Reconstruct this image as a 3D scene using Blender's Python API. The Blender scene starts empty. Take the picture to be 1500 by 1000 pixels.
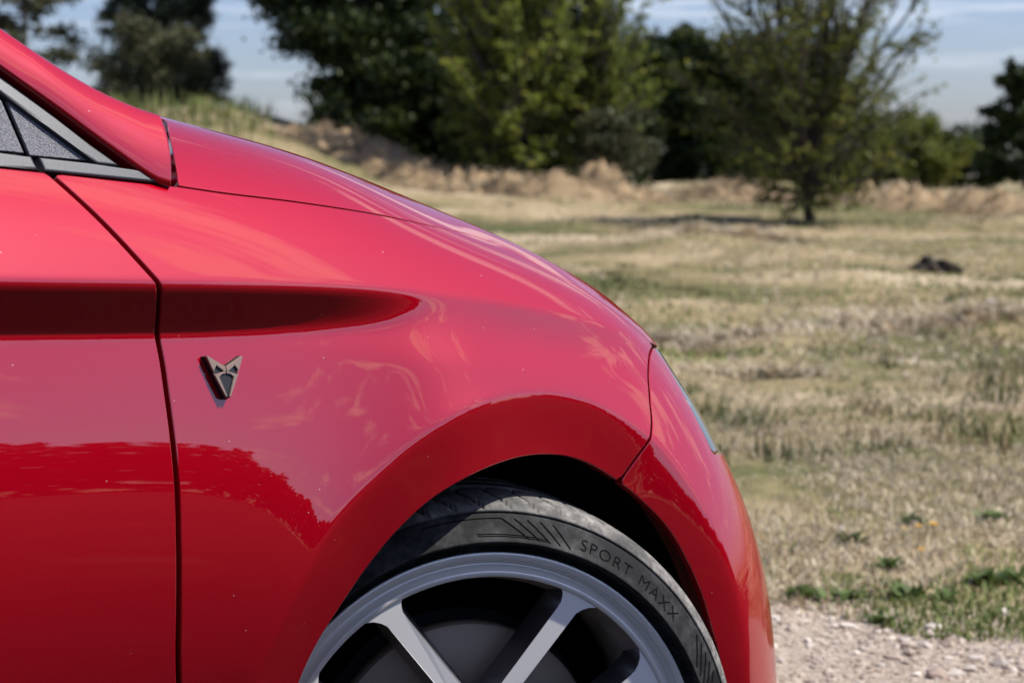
import bpy, bmesh, math, random
import numpy as np
from mathutils import Vector, Matrix
from mathutils.geometry import tessellate_polygon

# ------------------------------------------------------------------ camera, sky, sun, exposure
sc = bpy.context.scene
cam_data = bpy.data.cameras.new('camera'); cam = bpy.data.objects.new('camera', cam_data); sc.collection.objects.link(cam)
cam.location = (0, 0, 1.0); cam.rotation_euler = (math.radians(90 - 4.80), 0, 0)
cam_data.lens = 70; cam_data.sensor_width = 36; cam_data.clip_end = 3000; cam_data.clip_start = .05
cam_data.dof.use_dof = True; cam_data.dof.focus_distance = 2.12; cam_data.dof.aperture_fstop = 8.0
sc.camera = cam
SUN = Vector((.575, -.045, .815)).normalized()
EL = math.asin(SUN.z)
world = bpy.data.worlds.new('World'); sc.world = world; world.use_nodes = True
nt = world.node_tree; nt.nodes.clear(); N = nt.nodes.new; K = nt.links.new
sky = N('ShaderNodeTexSky'); sky.sky_type = 'NISHITA'; sky.sun_disc = False; sky.sun_elevation = EL
sky.sun_rotation = math.atan2(SUN.x, SUN.y); sky.air_density = 1.0; sky.dust_density = 1.1; sky.ozone_density = 2.4
bg = N('ShaderNodeBackground'); bg.inputs['Strength'].default_value = .094; wo = N('ShaderNodeOutputWorld')
tc = N('ShaderNodeTexCoord'); sep = N('ShaderNodeSeparateXYZ'); K(tc.outputs['Generated'], sep.inputs[0])
ad = N('ShaderNodeMath'); ad.operation = 'ADD'; ad.inputs[1].default_value = .12; K(sep.outputs['Z'], ad.inputs[0])
mx = N('ShaderNodeMath'); mx.operation = 'MAXIMUM'; mx.inputs[1].default_value = .03; K(ad.outputs[0], mx.inputs[0])
dx = N('ShaderNodeMath'); dx.operation = 'DIVIDE'; K(sep.outputs['X'], dx.inputs[0]); K(mx.outputs[0], dx.inputs[1])
dy = N('ShaderNodeMath'); dy.operation = 'DIVIDE'; K(sep.outputs['Y'], dy.inputs[0]); K(mx.outputs[0], dy.inputs[1])
cb = N('ShaderNodeCombineXYZ'); K(dx.outputs[0], cb.inputs[0]); K(dy.outputs[0], cb.inputs[1])
mp = N('ShaderNodeMapping'); mp.inputs['Rotation'].default_value = (0, 0, .6); mp.inputs['Scale'].default_value = (.45, 1.5, 1); mp.inputs['Location'].default_value = (5.6, .3, 0); K(cb.outputs[0], mp.inputs[0])
nz = N('ShaderNodeTexNoise'); nz.inputs['Scale'].default_value = 1.9; nz.inputs['Detail'].default_value = 9; nz.inputs['Roughness'].default_value = .62; nz.inputs['Distortion'].default_value = .5; K(mp.outputs[0], nz.inputs['Vector'])
rp = N('ShaderNodeValToRGB'); rp.color_ramp.elements[0].position = .555; rp.color_ramp.elements[1].position = .615; rp.color_ramp.elements[1].color = (.85, .85, .85, 1); K(nz.outputs['Fac'], rp.inputs[0])
cm = N('ShaderNodeMix'); cm.data_type = 'RGBA'; mr = N('ShaderNodeMapRange'); mr.interpolation_type = 'SMOOTHSTEP'; mr.inputs['From Min'].default_value = .02; mr.inputs['From Max'].default_value = .22; mr.inputs['To Min'].default_value = .12; K(sep.outputs['Z'], mr.inputs[0])
cf = N('ShaderNodeMath'); cf.operation = 'MULTIPLY'; K(rp.outputs['Color'], cf.inputs[0]); K(mr.outputs[0], cf.inputs[1]); K(cf.outputs[0], cm.inputs['Factor']); wb = N('ShaderNodeMix'); wb.data_type = 'RGBA'; wb.blend_type = 'MULTIPLY'; wb.inputs['Factor'].default_value = 1; wb.inputs['B'].default_value = (.93, .95, 1.2, 1); K(sky.outputs['Color'], wb.inputs['A']); K(wb.outputs['Result'], cm.inputs['A']); cm.inputs['B'].default_value = (9.5, 9.7, 10.2, 1)
K(cm.outputs['Result'], bg.inputs['Color']); K(bg.outputs[0], wo.inputs[0])
sl = bpy.data.lights.new('sun', 'SUN'); sl.energy = 5.0; sl.angle = math.radians(.53); sl.color = (1, .955, .88)
so = bpy.data.objects.new('sun', sl); sc.collection.objects.link(so); so.rotation_euler = SUN.to_track_quat('Z', 'Y').to_euler()
vs = sc.view_settings; vs.view_transform = 'Standard'; vs.look = 'None'; vs.gamma = 1; vs.use_curve_mapping = False; vs.exposure = 0.35
sc.cycles.max_bounces = 8; sc.cycles.transparent_max_bounces = 8; sc.cycles.caustics_reflective = False

# ------------------------------------------------------------------ helpers
rng = np.random.default_rng(7); random.seed(7)
COL = sc.collection
def tag(o, label=None, cat=None, group=None, kind=None):
    for k, v in (('label', label), ('category', cat), ('group', group), ('kind', kind)):
        if v: o[k] = v
    return o
def empty(name, loc=(0, 0, 0), rz=0):
    o = bpy.data.objects.new(name, None); COL.objects.link(o); o.location = loc; o.rotation_euler = (0, 0, rz); o.empty_display_size = .1; return o
def link(name, me, parent=None, mats=()):
    o = bpy.data.objects.new(name, me); COL.objects.link(o)
    for m in mats: me.materials.append(m)
    if parent: o.parent = parent
    return o
def arr_mesh(name, V, F, nv, smooth=True, col=None, mi=None):
    """V (n,3), F flat loop list of polygons with nv verts each (int) or list of counts"""
    me = bpy.data.meshes.new(name); V = np.asarray(V, np.float32); F = np.asarray(F, np.int32).ravel()
    cnt = np.full(len(F) // nv, nv, np.int32) if np.isscalar(nv) else np.asarray(nv, np.int32)
    me.vertices.add(len(V)); me.vertices.foreach_set('co', V.ravel()); me.loops.add(len(F)); me.loops.foreach_set('vertex_index', F)
    me.polygons.add(len(cnt)); st = np.concatenate([[0], np.cumsum(cnt)[:-1]]).astype(np.int32)
    me.polygons.foreach_set('loop_start', st); me.polygons.foreach_set('loop_total', cnt)
    me.polygons.foreach_set('use_smooth', np.full(len(cnt), smooth, bool))
    if mi is not None: me.polygons.foreach_set('material_index', np.asarray(mi, np.int32))
    if col is not None:
        a = me.attributes.new('tint', 'FLOAT_COLOR', 'POINT'); c = np.ones((len(V), 4), np.float32); c[:, :3] = col; a.data.foreach_set('color', c.ravel())
    me.update(calc_edges=True); me.validate(); return me
def grid_mesh(name, P, closed_u=False, closed_v=False, smooth=True):
    """P (nu,nv,3)"""
    nu, nv = P.shape[:2]; iu = np.arange(nu if closed_u else nu - 1); iv = np.arange(nv if closed_v else nv - 1)
    I, J = np.meshgrid(iu, iv, indexing='ij'); I2 = (I + 1) % nu; J2 = (J + 1) % nv
    F = np.stack([I * nv + J, I2 * nv + J, I2 * nv + J2, I * nv + J2], -1)
    return arr_mesh(name, P.reshape(-1, 3), F, 4, smooth)
class NT:
    def __init__(s, m): s.t = m.node_tree; s.b = s.t.nodes['Principled BSDF']
    def n(s, t, **kw):
        x = s.t.nodes.new(t)
        for k, v in kw.items(): setattr(x, k, v)
        return x
    def l(s, a, b): s.t.links.new(a, b)
def mat(name, col=(.5, .5, .5), rough=.5, metal=0., **kw):
    m = bpy.data.materials.new(name); m.use_nodes = True; b = m.node_tree.nodes['Principled BSDF']
    b.inputs['Base Color'].default_value = (*col, 1); b.inputs['Roughness'].default_value = rough; b.inputs['Metallic'].default_value = metal
    for k, v in kw.items(): b.inputs[k].default_value = v
    return m
def noise(t, scale, detail=4, vec=None, rough=.55, obj=True):
    n = t.n('ShaderNodeTexNoise'); n.inputs['Scale'].default_value = scale; n.inputs['Detail'].default_value = detail; n.inputs['Roughness'].default_value = rough
    if vec is None:
        c = t.n('ShaderNodeTexCoord'); vec = c.outputs['Object']
    t.l(vec, n.inputs['Vector']); return n
def ramp(t, src, stops):
    r = t.n('ShaderNodeValToRGB'); e = r.color_ramp.elements
    while len(e) < len(stops): e.new(.5)
    for x, (p, c) in zip(e, stops): x.position = p; x.color = (*c, 1) if len(c) == 3 else c
    t.l(src, r.inputs[0]); return r
def bump(t, src, strength, dist):
    b = t.n('ShaderNodeBump'); b.inputs['Strength'].default_value = strength; b.inputs['Distance'].default_value = dist; t.l(src, b.inputs['Height']); t.l(b.outputs[0], t.b.inputs['Normal']); return b
def rotm(z): c, s = math.cos(z), math.sin(z); return np.array([[c, -s, 0], [s, c, 0], [0, 0, 1]])

# ------------------------------------------------------------------ materials
def mk_paint():
    m = mat('red_paint', (.335, .0006, .009), .60, .30); t = NT(m); b = t.b
    b.inputs['Coat Weight'].default_value = 1; b.inputs['Coat Roughness'].default_value = .012; b.inputs['Coat IOR'].default_value = 1.95
    b.inputs['Specular IOR Level'].default_value = 0.
    v = t.n('ShaderNodeTexVoronoi'); v.inputs['Scale'].default_value = 70; c = t.n('ShaderNodeTexCoord'); t.l(c.outputs['Object'], v.inputs['Vector'])
    # sparse dust grains on the lacquer
    r = ramp(t, v.outputs['Distance'], [(0, (1, 1, 1)), (.03, (1, 1, 1)), (.05, (0, 0, 0))])
    sp = t.n('ShaderNodeSeparateColor'); t.l(v.outputs['Color'], sp.inputs[0])
    g = t.n('ShaderNodeMath', operation='GREATER_THAN'); g.inputs[1].default_value = .80; t.l(sp.outputs[0], g.inputs[0])
    mu = t.n('ShaderNodeMath', operation='MULTIPLY'); t.l(r.outputs[0], mu.inputs[0]); t.l(g.outputs[0], mu.inputs[1])
    mx = t.n('ShaderNodeMix', data_type='RGBA'); t.l(mu.outputs[0], mx.inputs['Factor']); mx.inputs['A'].default_value = (.335, .0006, .009, 1); mx.inputs['B'].default_value = (.55, .42, .38, 1); t.l(mx.outputs['Result'], b.inputs['Base Color'])
    # thin road film lowers the gloss in faint patches
    n = noise(t, 3.5, 5); rr = ramp(t, n.outputs['Fac'], [(.35, (.003,) * 3), (.75, (.012,) * 3)]); t.l(rr.outputs[0], b.inputs['Coat Roughness'])
    pe = noise(t, 420, 2); bu = t.n('ShaderNodeBump'); bu.inputs['Strength'].default_value = .006; bu.inputs['Distance'].default_value = .0006; t.l(pe.outputs['Fac'], bu.inputs['Height']); t.l(bu.outputs[0], b.inputs['Coat Normal'])
    return m
M = {}
M['paint'] = mk_paint()
M['black'] = mat('black_plastic', (.012, .012, .013), .55)
M['cavity'] = mat('matte_black', (.006, .006, .006), .9)
M['glass'] = mat('dark_glass', (.01, .012, .014), .03, **{'Coat Weight': .5})
M['lamp'] = mat('headlight_lens', (.03, .035, .04), .04, **{'Coat Weight': 1.})
def mk_trim():
    m = mat('satin_trim', (.055, .058, .065), .40, .3); t = NT(m); n = noise(t, 300, 2); bump(t, n.outputs['Fac'], .05, .001); return m
M['trim'] = mk_trim()
def mk_grain():
    m = mat('grained_plastic', (.10, .10, .115), .42); t = NT(m); n = noise(t, 900, 3)
    r = ramp(t, n.outputs['Fac'], [(.38, (.05, .05, .06)), (.62, (.26, .26, .29))]); t.l(r.outputs[0], t.b.inputs['Base Color']); bump(t, n.outputs['Fac'], .8, .002); return m
M['grain'] = mk_grain()
def mk_rubber():
    m = mat('tyre_rubber', (.028, .028, .029), .7); t = NT(m); t.b.inputs['Specular IOR Level'].default_value = .25; n = noise(t, 60, 8, rough=.7); n2 = noise(t, 14, 4)
    a = t.n('ShaderNodeMath', operation='MULTIPLY'); t.l(n.outputs['Fac'], a.inputs[0]); t.l(n2.outputs['Fac'], a.inputs[1])
    r = ramp(t, a.outputs[0], [(.20, (.006, .006, .0065)), (.30, (.028, .028, .028)), (.46, (.08, .076, .07))])
    r2 = ramp(t, a.outputs[0], [(.14, (.05, .049, .047)), (.25, (.12, .115, .107)), (.40, (.30, .285, .26))])
    tcn = t.n('ShaderNodeTexCoord'); sx_ = t.n('ShaderNodeSeparateXYZ'); t.l(tcn.outputs['Object'], sx_.inputs[0]); cbn = t.n('ShaderNodeCombineXYZ'); t.l(sx_.outputs[0], cbn.inputs[0]); t.l(sx_.outputs[1], cbn.inputs[1]); vl = t.n('ShaderNodeVectorMath', operation='LENGTH'); t.l(cbn.outputs[0], vl.inputs[0])
    mrr = t.n('ShaderNodeMapRange'); mrr.inputs['From Min'].default_value = .3015; mrr.inputs['From Max'].default_value = .306; t.l(vl.outputs['Value'], mrr.inputs[0])
    mxr = t.n('ShaderNodeMix', data_type='RGBA'); t.l(mrr.outputs[0], mxr.inputs['Factor']); t.l(r.outputs[0], mxr.inputs['A']); t.l(r2.outputs[0], mxr.inputs['B']); t.l(mxr.outputs['Result'], t.b.inputs['Base Color']); bump(t, n.outputs['Fac'], .25, .002); return m
M['rubber'] = mk_rubber()
M['groove'] = mat('groove_rubber', (.008, .008, .008), 1.0, **{'Specular IOR Level': 0.})
def mk_alloy():
    m = mat('machined_alloy', (.90, .87, .83), .32, .12); t = NT(m); n = noise(t, 700, 2); bump(t, n.outputs['Fac'], .03, .0005); return m
M['alloy'] = mk_alloy()
M['rim_metal'] = mat('polished_rim', (.90, .86, .80), .22, .35)
M['alloy_dark'] = mat('anthracite_alloy', (.26, .26, .27), .42, .25, **{'Coat Weight': .35, 'Coat Roughness': .12})
def mk_barrel():  # brown dust, paled to stand in for light bounced off the ground
    m = mat('bounce_lit_dusty_barrel', (.3, .27, .24), .55, .1); t = NT(m); n = noise(t, 25, 5); r = ramp(t, n.outputs['Fac'], [(.3, (.34, .30, .26)), (.7, (.55, .48, .42))]); t.l(r.outputs[0], t.b.inputs['Base Color']); return m
M['barrel'] = mk_barrel()
def mk_disc():
    m = mat('brake_iron', (.3, .22, .17), .5, .3); t = NT(m); w = t.n('ShaderNodeTexWave', wave_type='RINGS', rings_direction='Z'); w.inputs['Scale'].default_value = 160; w.inputs['Distortion'].default_value = .6; c = t.n('ShaderNodeTexCoord'); t.l(c.outputs['Object'], w.inputs['Vector']); r = ramp(t, w.outputs['Fac'], [(.2, (.28, .21, .155)), (.8, (.40, .31, .24))]); t.l(r.outputs[0], t.b.inputs['Base Color']); return m
M['disc'] = mk_disc()
M['bronze'] = mat('copper_satin', (.36, .245, .18), .34, .7)
M['badge_black'] = mat('badge_black', (.008, .009, .012), .45)
def mk_leaf(name, cols, scale=1.3, trans=.3):
    m = mat(name, cols[1], .5); t = NT(m); a = t.n('ShaderNodeAttribute', attribute_name='tint'); n = noise(t, scale, 3)
    s = t.n('ShaderNodeSeparateColor'); t.l(a.outputs['Color'], s.inputs[0])
    ad = t.n('ShaderNodeMath', operation='ADD'); t.l(s.outputs[0], ad.inputs[0]); t.l(n.outputs['Fac'], ad.inputs[1])
    ml = t.n('ShaderNodeMath', operation='MULTIPLY'); ml.inputs[1].default_value = .5; t.l(ad.outputs[0], ml.inputs[0])
    r = ramp(t, ml.outputs[0], [(.22, cols[0]), (.5, cols[1]), (.78, cols[2])])
    t.l(r.outputs[0], t.b.inputs['Base Color']); t.b.inputs['Roughness'].default_value = .5; t.b.inputs['Specular IOR Level'].default_value = .2
    tr = t.n('ShaderNodeBsdfTranslucent'); t.l(r.outputs[0], tr.inputs['Color']); mx = t.n('ShaderNodeMixShader'); mx.inputs[0].default_value = trans
    o = t.t.nodes['Material Output']; t.l(t.b.outputs[0], mx.inputs[1]); t.l(tr.outputs[0], mx.inputs[2]); t.l(mx.outputs[0], o.inputs['Surface']); return m
M['leaf_dark'] = mk_leaf('leaf_dark', [(.008, .015, .005), (.022, .038, .009), (.075, .10, .02)], trans=.15)
M['leaf_mid'] = mk_leaf('leaf_mid', [(.04, .06, .010), (.15, .19, .03), (.36, .37, .07)], trans=.45)
M['leaf_yellow'] = mk_leaf('leaf_yellow', [(.035, .05, .010), (.12, .145, .025), (.27, .26, .05)], trans=.4)
M['leaf_olive'] = mk_leaf('leaf_olive', [(.04, .045, .022), (.085, .09, .042), (.14, .14, .07)], trans=.2)
M['needle'] = mk_leaf('conifer_needle', [(.008, .016, .010), (.02, .034, .018), (.05, .065, .03)], trans=.05)
def mk_bark():
    m = mat('bark', (.05, .04, .032), .9); t = NT(m); n = noise(t, 9, 6); r = ramp(t, n.outputs['Fac'], [(.3, (.03, .025, .02)), (.7, (.085, .07, .055))]); t.l(r.outputs[0], t.b.inputs['Base Color']); bump(t, n.outputs['Fac'], .6, .03); return m
M['bark'] = mk_bark()
def mk_tinted(name, rough=.8, trans=0.):
    m = mat(name, (.3, .3, .3), rough); t = NT(m); a = t.n('ShaderNodeAttribute', attribute_name='tint'); t.l(a.outputs['Color'], t.b.inputs['Base Color'])
    t.b.inputs['Specular IOR Level'].default_value = .25
    if trans:
        tr = t.n('ShaderNodeBsdfTranslucent'); t.l(a.outputs['Color'], tr.inputs['Color']); mx = t.n('ShaderNodeMixShader'); mx.inputs[0].default_value = trans
        o = t.t.nodes['Material Output']; t.l(t.b.outputs[0], mx.inputs[1]); t.l(tr.outputs[0], mx.inputs[2]); t.l(mx.outputs[0], o.inputs['Surface'])
    return m
M['blade'] = mk_tinted('grass_blade', .65, .25); M['stone'] = mk_tinted('limestone', .85); M['straw'] = mk_tinted('dry_straw', .75, .15)
def mk_ground():
    m = mat('meadow_ground', (.2, .17, .1), .95); t = NT(m); g = t.n('ShaderNodeNewGeometry'); sp = t.n('ShaderNodeSeparateXYZ'); t.l(g.outputs['Position'], sp.inputs[0])
    mpn = t.n('ShaderNodeMapping'); mpn.inputs['Scale'].default_value = (.55, 1, 1); t.l(g.outputs['Position'], mpn.inputs[0])
    big = noise(t, .33, 6, mpn.outputs[0], .62); fine = noise(t, 9, 5, g.outputs['Position'], .7)
    dry = ramp(t, big.outputs['Fac'], [(.37, (.085, .10, .035)), (.45, (.18, .165, .075)), (.53, (.34, .27, .155)), (.63, (.54, .44, .31))])
    dk = ramp(t, fine.outputs['Fac'], [(.3, (.5, .5, .46)), (.7, (1.15, 1.12, 1.1))])
    mu = t.n('ShaderNodeMix', data_type='RGBA', blend_type='MULTIPLY'); mu.inputs['Factor'].default_value = 1; t.l(dry.outputs[0], mu.inputs['A']); t.l(dk.outputs[0], mu.inputs['B'])
    # pale stony track
    gf = noise(t, 34, 6, g.outputs['Position'], .7); gr = ramp(t, gf.outputs['Fac'], [(.3, (.22, .17, .13)), (.5, (.36, .295, .235)), (.7, (.48, .41, .345))])
    wob = noise(t, .9, 4, g.outputs['Position']); wm = t.n('ShaderNodeMath', operation='MULTIPLY_ADD'); wm.inputs[1].default_value = 1.3; t.l(wob.outputs['Fac'], wm.inputs[0]); t.l(sp.outputs['Y'], wm.inputs[2])
    tr = t.n('ShaderNodeMapRange', interpolation_type='SMOOTHSTEP'); tr.inputs['From Min'].default_value = 4.9; tr.inputs['From Max'].default_value = 5.45; t.l(wm.outputs[0], tr.inputs[0])
    tr2 = t.n('ShaderNodeMapRange', interpolation_type='SMOOTHSTEP'); tr2.inputs['From Min'].default_value = -2.6; tr2.inputs['From Max'].default_value = -3.4; t.l(wm.outputs[0], tr2.inputs[0])
    mxx = t.n('ShaderNodeMath', operation='MAXIMUM'); t.l(tr.outputs[0], mxx.inputs[0]); t.l(tr2.outputs[0], mxx.inputs[1])
    mx = t.n('ShaderNodeMix', data_type='RGBA'); t.l(mxx.outputs[0], mx.inputs['Factor']); t.l(gr.outputs[0], mx.inputs['A']); t.l(mu.outputs['Result'], mx.inputs['B']); t.l(mx.outputs['Result'], t.b.inputs['Base Color'])
    bump(t, fine.outputs['Fac'], .9, .05); t.b.inputs['Specular IOR Level'].default_value = .15; return m
M['ground'] = mk_ground()
def mk_unseen_lane():  # toned extra dark to keep pale ground reflections out of the paint
    m = mat('unseen_dark_asphalt', (.045, .045, .047), .9); t = NT(m); t.b.inputs['Specular IOR Level'].default_value = .05; n = noise(t, 120, 4); r = ramp(t, n.outputs['Fac'], [(.3, (.009, .008, .007)), (.7, (.022, .019, .015))]); n2 = noise(t, 1.1, 6, rough=.65); r2 = ramp(t, n2.outputs['Fac'], [(.45, (.8, .8, .8)), (.58, (1.3, 1.15, .9)), (.68, (3, 2.3, 1.5))])
    mu = t.n('ShaderNodeMix', data_type='RGBA', blend_type='MULTIPLY'); mu.inputs['Factor'].default_value = 1; t.l(r.outputs[0], mu.inputs['A']); t.l(r2.outputs[0], mu.inputs['B']); t.l(mu.outputs['Result'], t.b.inputs['Base Color']); bump(t, n.outputs['Fac'], .5, .01); return m
M['unseen_lane'] = mk_unseen_lane()
# ------------------------------------------------------------------ terrain
_lat = np.random.default_rng(3).random((256, 256))
def vnoise(x, y, f=1., oct=4):
    o = 0; a = 1; tot = 0
    for k in range(oct):
        X = x * f + 17.3 * k; Y = y * f + 5.1 * k; i = np.floor(X).astype(int); j = np.floor(Y).astype(int); u = X - i; v = Y - j; u = u * u * (3 - 2 * u); v = v * v * (3 - 2 * v)
        g = lambda p, q: _lat[p % 256, q % 256]
        o = o + a * ((g(i, j) * (1 - u) + g(i + 1, j) * u) * (1 - v) + (g(i, j + 1) * (1 - u) + g(i + 1, j + 1) * u) * v); tot += a; a *= .5; f *= 2
    return o / tot
def sm(a, b, x):
    u = np.clip((x - a) / (b - a), 0, 1); return u * u * u * (u * (6 * u - 15) + 10)
def ground_z(x, y):
    x = np.asarray(x, float); y = np.asarray(y, float)
    z = sm(7, 48, y) * .72 - .9 * sm(52, 120, y)
    z = z + sm(16, 44, y) * 1.55 * sm(0., -6.5, x - (y - 40) * -.05) * (1 - .6 * sm(60, 110, y))
    z = z - .25 * sm(25, 60, y) * sm(3, 12, x)
    z = z + (vnoise(x, y, .45, 4) - .5) * .34 * sm(5.5, 14, y) * (1 - sm(60, 100, y))
    z = z + (vnoise(x + 9, y, 1.2, 3) - .5) * .17 * sm(6.5, 12, y) * (1 - sm(50, 60, y))
    return z + (vnoise(x, y, 2.2, 3) - .5) * .05 * sm(4.6, 6.5, y)
def build_ground():
    a = np.concatenate([-np.geomspace(900, 22, 26), np.arange(-21, 21.01, .25), np.geomspace(22, 900, 26)])
    b = np.concatenate([-np.geomspace(900, 8, 22), np.arange(-7, 62, .25), np.geomspace(63, 1600, 30)])
    X, Y = np.meshgrid(a, b, indexing='ij'); P = np.stack([X, Y, ground_z(X, Y)], -1)
    o = link('ground', grid_mesh('ground', P), None, [M['ground']]); return tag(o, 'dry tan and green meadow rising behind a pale stony track', 'ground', kind='structure')
build_ground()
def build_unseen_lane():  # unseen sheet added and shaped so the car's flank mirrors dark ground
    a = math.radians(44); f = np.array([math.cos(a), math.sin(a)]); o = np.array([math.sin(a), -math.cos(a)]); c = np.array([-.60, 2.85])
    us = np.r_[np.linspace(-40, -2, 39), np.linspace(-1.5, 4, 45), np.linspace(5, 40, 30)]; P = np.array([[np.r_[c + f * u + o * (v + (.10 * (vnoise(np.array(u), np.array(3.), 1.2, 3) - .5) if v < 2 else 0) + (1.5 * float(sm(.35, 1.6, u)) if v < 2 else 0)), .004] for v in (.52, 4, 24)] for u in us], float)
    return tag(link('unseen_lane', grid_mesh('unseen_lane', P), None, [M['unseen_lane']]), 'unseen dark asphalt lane added to darken what the car flank mirrors', 'unseen_lane', kind='structure')
build_unseen_lane()
def at(px, Y): return (px - 750) / 2916.7 * Y           # lateral metres of a bearing at distance Y
# ------------------------------------------------------------------ grass and straw litter
GREEN = np.array([(.13, .17, .045), (.10, .145, .04), (.19, .205, .07), (.24, .235, .10)]); DRY = np.array([(.46, .38, .26), (.38, .31, .20), (.55, .47, .35), (.29, .23, .145), (.43, .37, .28)])
def blades(name, n, ylo, yhi, h, w, label, power=1., amax=.30, green_bias=0., bend=.6, only=None, colset=None):
    u = rng.random(n); y = ylo * (yhi / ylo) ** (u ** power); x = y * rng.uniform(-amax, amax, n)
    if only is not None:
        k = only(x, y); x = x[k]; y = y[k]; n = len(x)
    k = vnoise(x + 31, y * .6, .8, 4) + rng.normal(0, .05, n) > (.38 if colset is None and h < .2 else 0.); x = x[k]; y = y[k]; n = len(x)
    gm = vnoise(x, y, .9, 4) + .35 * (vnoise(x, y, 4, 2) - .5) + rng.normal(0, .07, n) + green_bias
    isg = gm > .51
    col = np.where(isg[:, None], GREEN[rng.integers(0, 4, n)], DRY[rng.integers(0, 5, n)]) if colset is None else colset[rng.integers(0, len(colset), n)]
    col = col * rng.uniform(.75, 1.35, (n, 1)) * (.35 + 1.3 * vnoise(x + 77, y * .7, .55, 4))[:, None]
    hh = h * rng.uniform(.35, 1.25, n) * np.where(isg, .8, 1.); ww = w * rng.uniform(.6, 1.4, n); az = rng.uniform(0, 2 * np.pi, n); ln = rng.uniform(.1, 1., n) * bend
    flat = (rng.random(n) < .35) & ~isg; ln = np.where(flat, 2.2, ln)
    d = np.stack([np.cos(az), np.sin(az)], 1); pz = ground_z(x, y)
    base = np.stack([x, y, pz], 1); pr = np.stack([-d[:, 1], d[:, 0], np.zeros(n)], 1) * ww[:, None]
    mid = base + np.stack([d[:, 0] * hh * ln * .35, d[:, 1] * hh * ln * .35, hh * .6 / np.sqrt(1 + ln ** 2) * 1.15], 1)
    tip = base + np.stack([d[:, 0] * hh * ln, d[:, 1] * hh * ln, hh / np.sqrt(1 + ln ** 2)], 1)
    V = np.stack([base - pr, base + pr, mid + pr * .8, mid - pr * .8, tip], 1).reshape(-1, 3); i = np.arange(n)[:, None] * 5
    F = np.concatenate([i + [0, 1, 2], i + [0, 2, 3], i + [3, 2, 4]], 1)
    o = link(name, arr_mesh(name, V, F, 3, True, np.repeat(col, 5, 0)), None, [M['blade']]); return tag(o, label, 'grass', kind='stuff')
edge = lambda x, y: y + 1.3 * vnoise(x, y, .9, 3) > 5.15
blades('grass', 170000, 4.2, 11, .030, .0028, 'short dry and green grass growing beside the track', 1.0, .48, -.02, 1.1, edge)
blades('grass', 110000, 10, 48, .045, .009, 'mown dry meadow grass with green patches farther back', .9, .48, -.03, 1.0)
blades('grass', 16000, 30, 47, .5, .014, 'tall green grass on the crest of the rise', 1., .42, .35, .5, lambda x, y: (x < at(430, 1) * y) & (rng.random(len(x)) < sm(at(430, 1), at(330, 1), x / y)) & (rng.random(len(x)) < sm(30, 37, y)))
def tufts():
    r = np.random.default_rng(12); nc = 170; cy = 7 * (46 / 7) ** r.random(nc); cx = cy * r.uniform(-.1, .28, nc); k = 34; i = np.repeat(np.arange(nc), k); n = nc * k; sz = r.uniform(.5, 1.4, nc)[i]
    x = cx[i] + r.normal(0, .09, n) * sz; y = cy[i] + r.normal(0, .09, n) * sz; az = r.uniform(0, 6.28, n); h = r.uniform(.03, .11, n) * sz; ln = r.uniform(.2, 1.1, n); b = np.stack([x, y, ground_z(x, y)], 1); d = np.stack([np.cos(az) * ln * h, np.sin(az) * ln * h, h], 1); p = np.stack([-np.sin(az), np.cos(az), 0 * az], 1) * .006
    pal = np.array([(.07, .09, .025), (.11, .12, .04), (.17, .13, .06), (.30, .23, .13), (.05, .06, .02)])[r.integers(0, 5, nc)][i] * r.uniform(.6, 1.3, (n, 1))
    V = np.stack([b - p, b + p, b + d], 1).reshape(-1, 3); tag(link('grass', arr_mesh('grass', V, np.arange(3 * n), 3, True, np.repeat(pal, 3, 0)), None, [M['blade']]), 'dark unmown tufts scattered over the meadow', 'grass', kind='stuff')
tufts()
def stones(name, n, box, size, seed):
    r = np.random.default_rng(seed); ico = np.array([(0, 0, 1), (.9, 0, .35), (.28, .85, .35), (-.73, .52, .35), (-.73, -.52, .35), (.28, -.85, .35), (.73, .52, -.4), (-.28, .85, -.4), (-.9, 0, -.4), (-.28, -.85, -.4), (.73, -.52, -.4)])
    f = [(0, 1, 2), (0, 2, 3), (0, 3, 4), (0, 4, 5), (0, 5, 1), (1, 6, 2), (2, 7, 3), (3, 8, 4), (4, 9, 5), (5, 10, 1), (1, 10, 6), (2, 6, 7), (3, 7, 8), (4, 8, 9), (5, 9, 10)]
    x = r.uniform(box[0], box[1], n); y = r.uniform(box[2], box[3], n); k = (y + 1.3 * vnoise(x, y, .9, 3) < 5.3) & ((x + .6) * .695 - (y - 2.85) * .719 < .46); x = x[k]; y = y[k]; n = len(x)
    s = size * np.exp(r.normal(0, .55, n)); a = r.uniform(0, 6.28, n); sc3 = np.stack([s * r.uniform(.8, 1.5, n), s * r.uniform(.7, 1.1, n), s * r.uniform(.4, .8, n)], 1)
    V = ico[None] * (1 + r.normal(0, .16, (n, 11, 1))) * sc3[:, None]; c, q = np.cos(a)[:, None], np.sin(a)[:, None]
    V = np.stack([V[..., 0] * c - V[..., 1] * q + x[:, None], V[..., 0] * q + V[..., 1] * c + y[:, None], V[..., 2] + (ground_z(x, y) + sc3[:, 2] * .2)[:, None]], -1)
    pal = np.array([(.46, .385, .32), (.38, .31, .25), (.54, .475, .41), (.29, .225, .18), (.42, .335, .27)]); col = pal[r.integers(0, 5, n)] * r.uniform(.7, 1.15, (n, 1))
    F = (np.arange(n)[:, None, None] * 11 + np.array(f)[None]).reshape(-1); return arr_mesh(name, V.reshape(-1, 3), F, 3, False, np.repeat(col, 11, 0))
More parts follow.
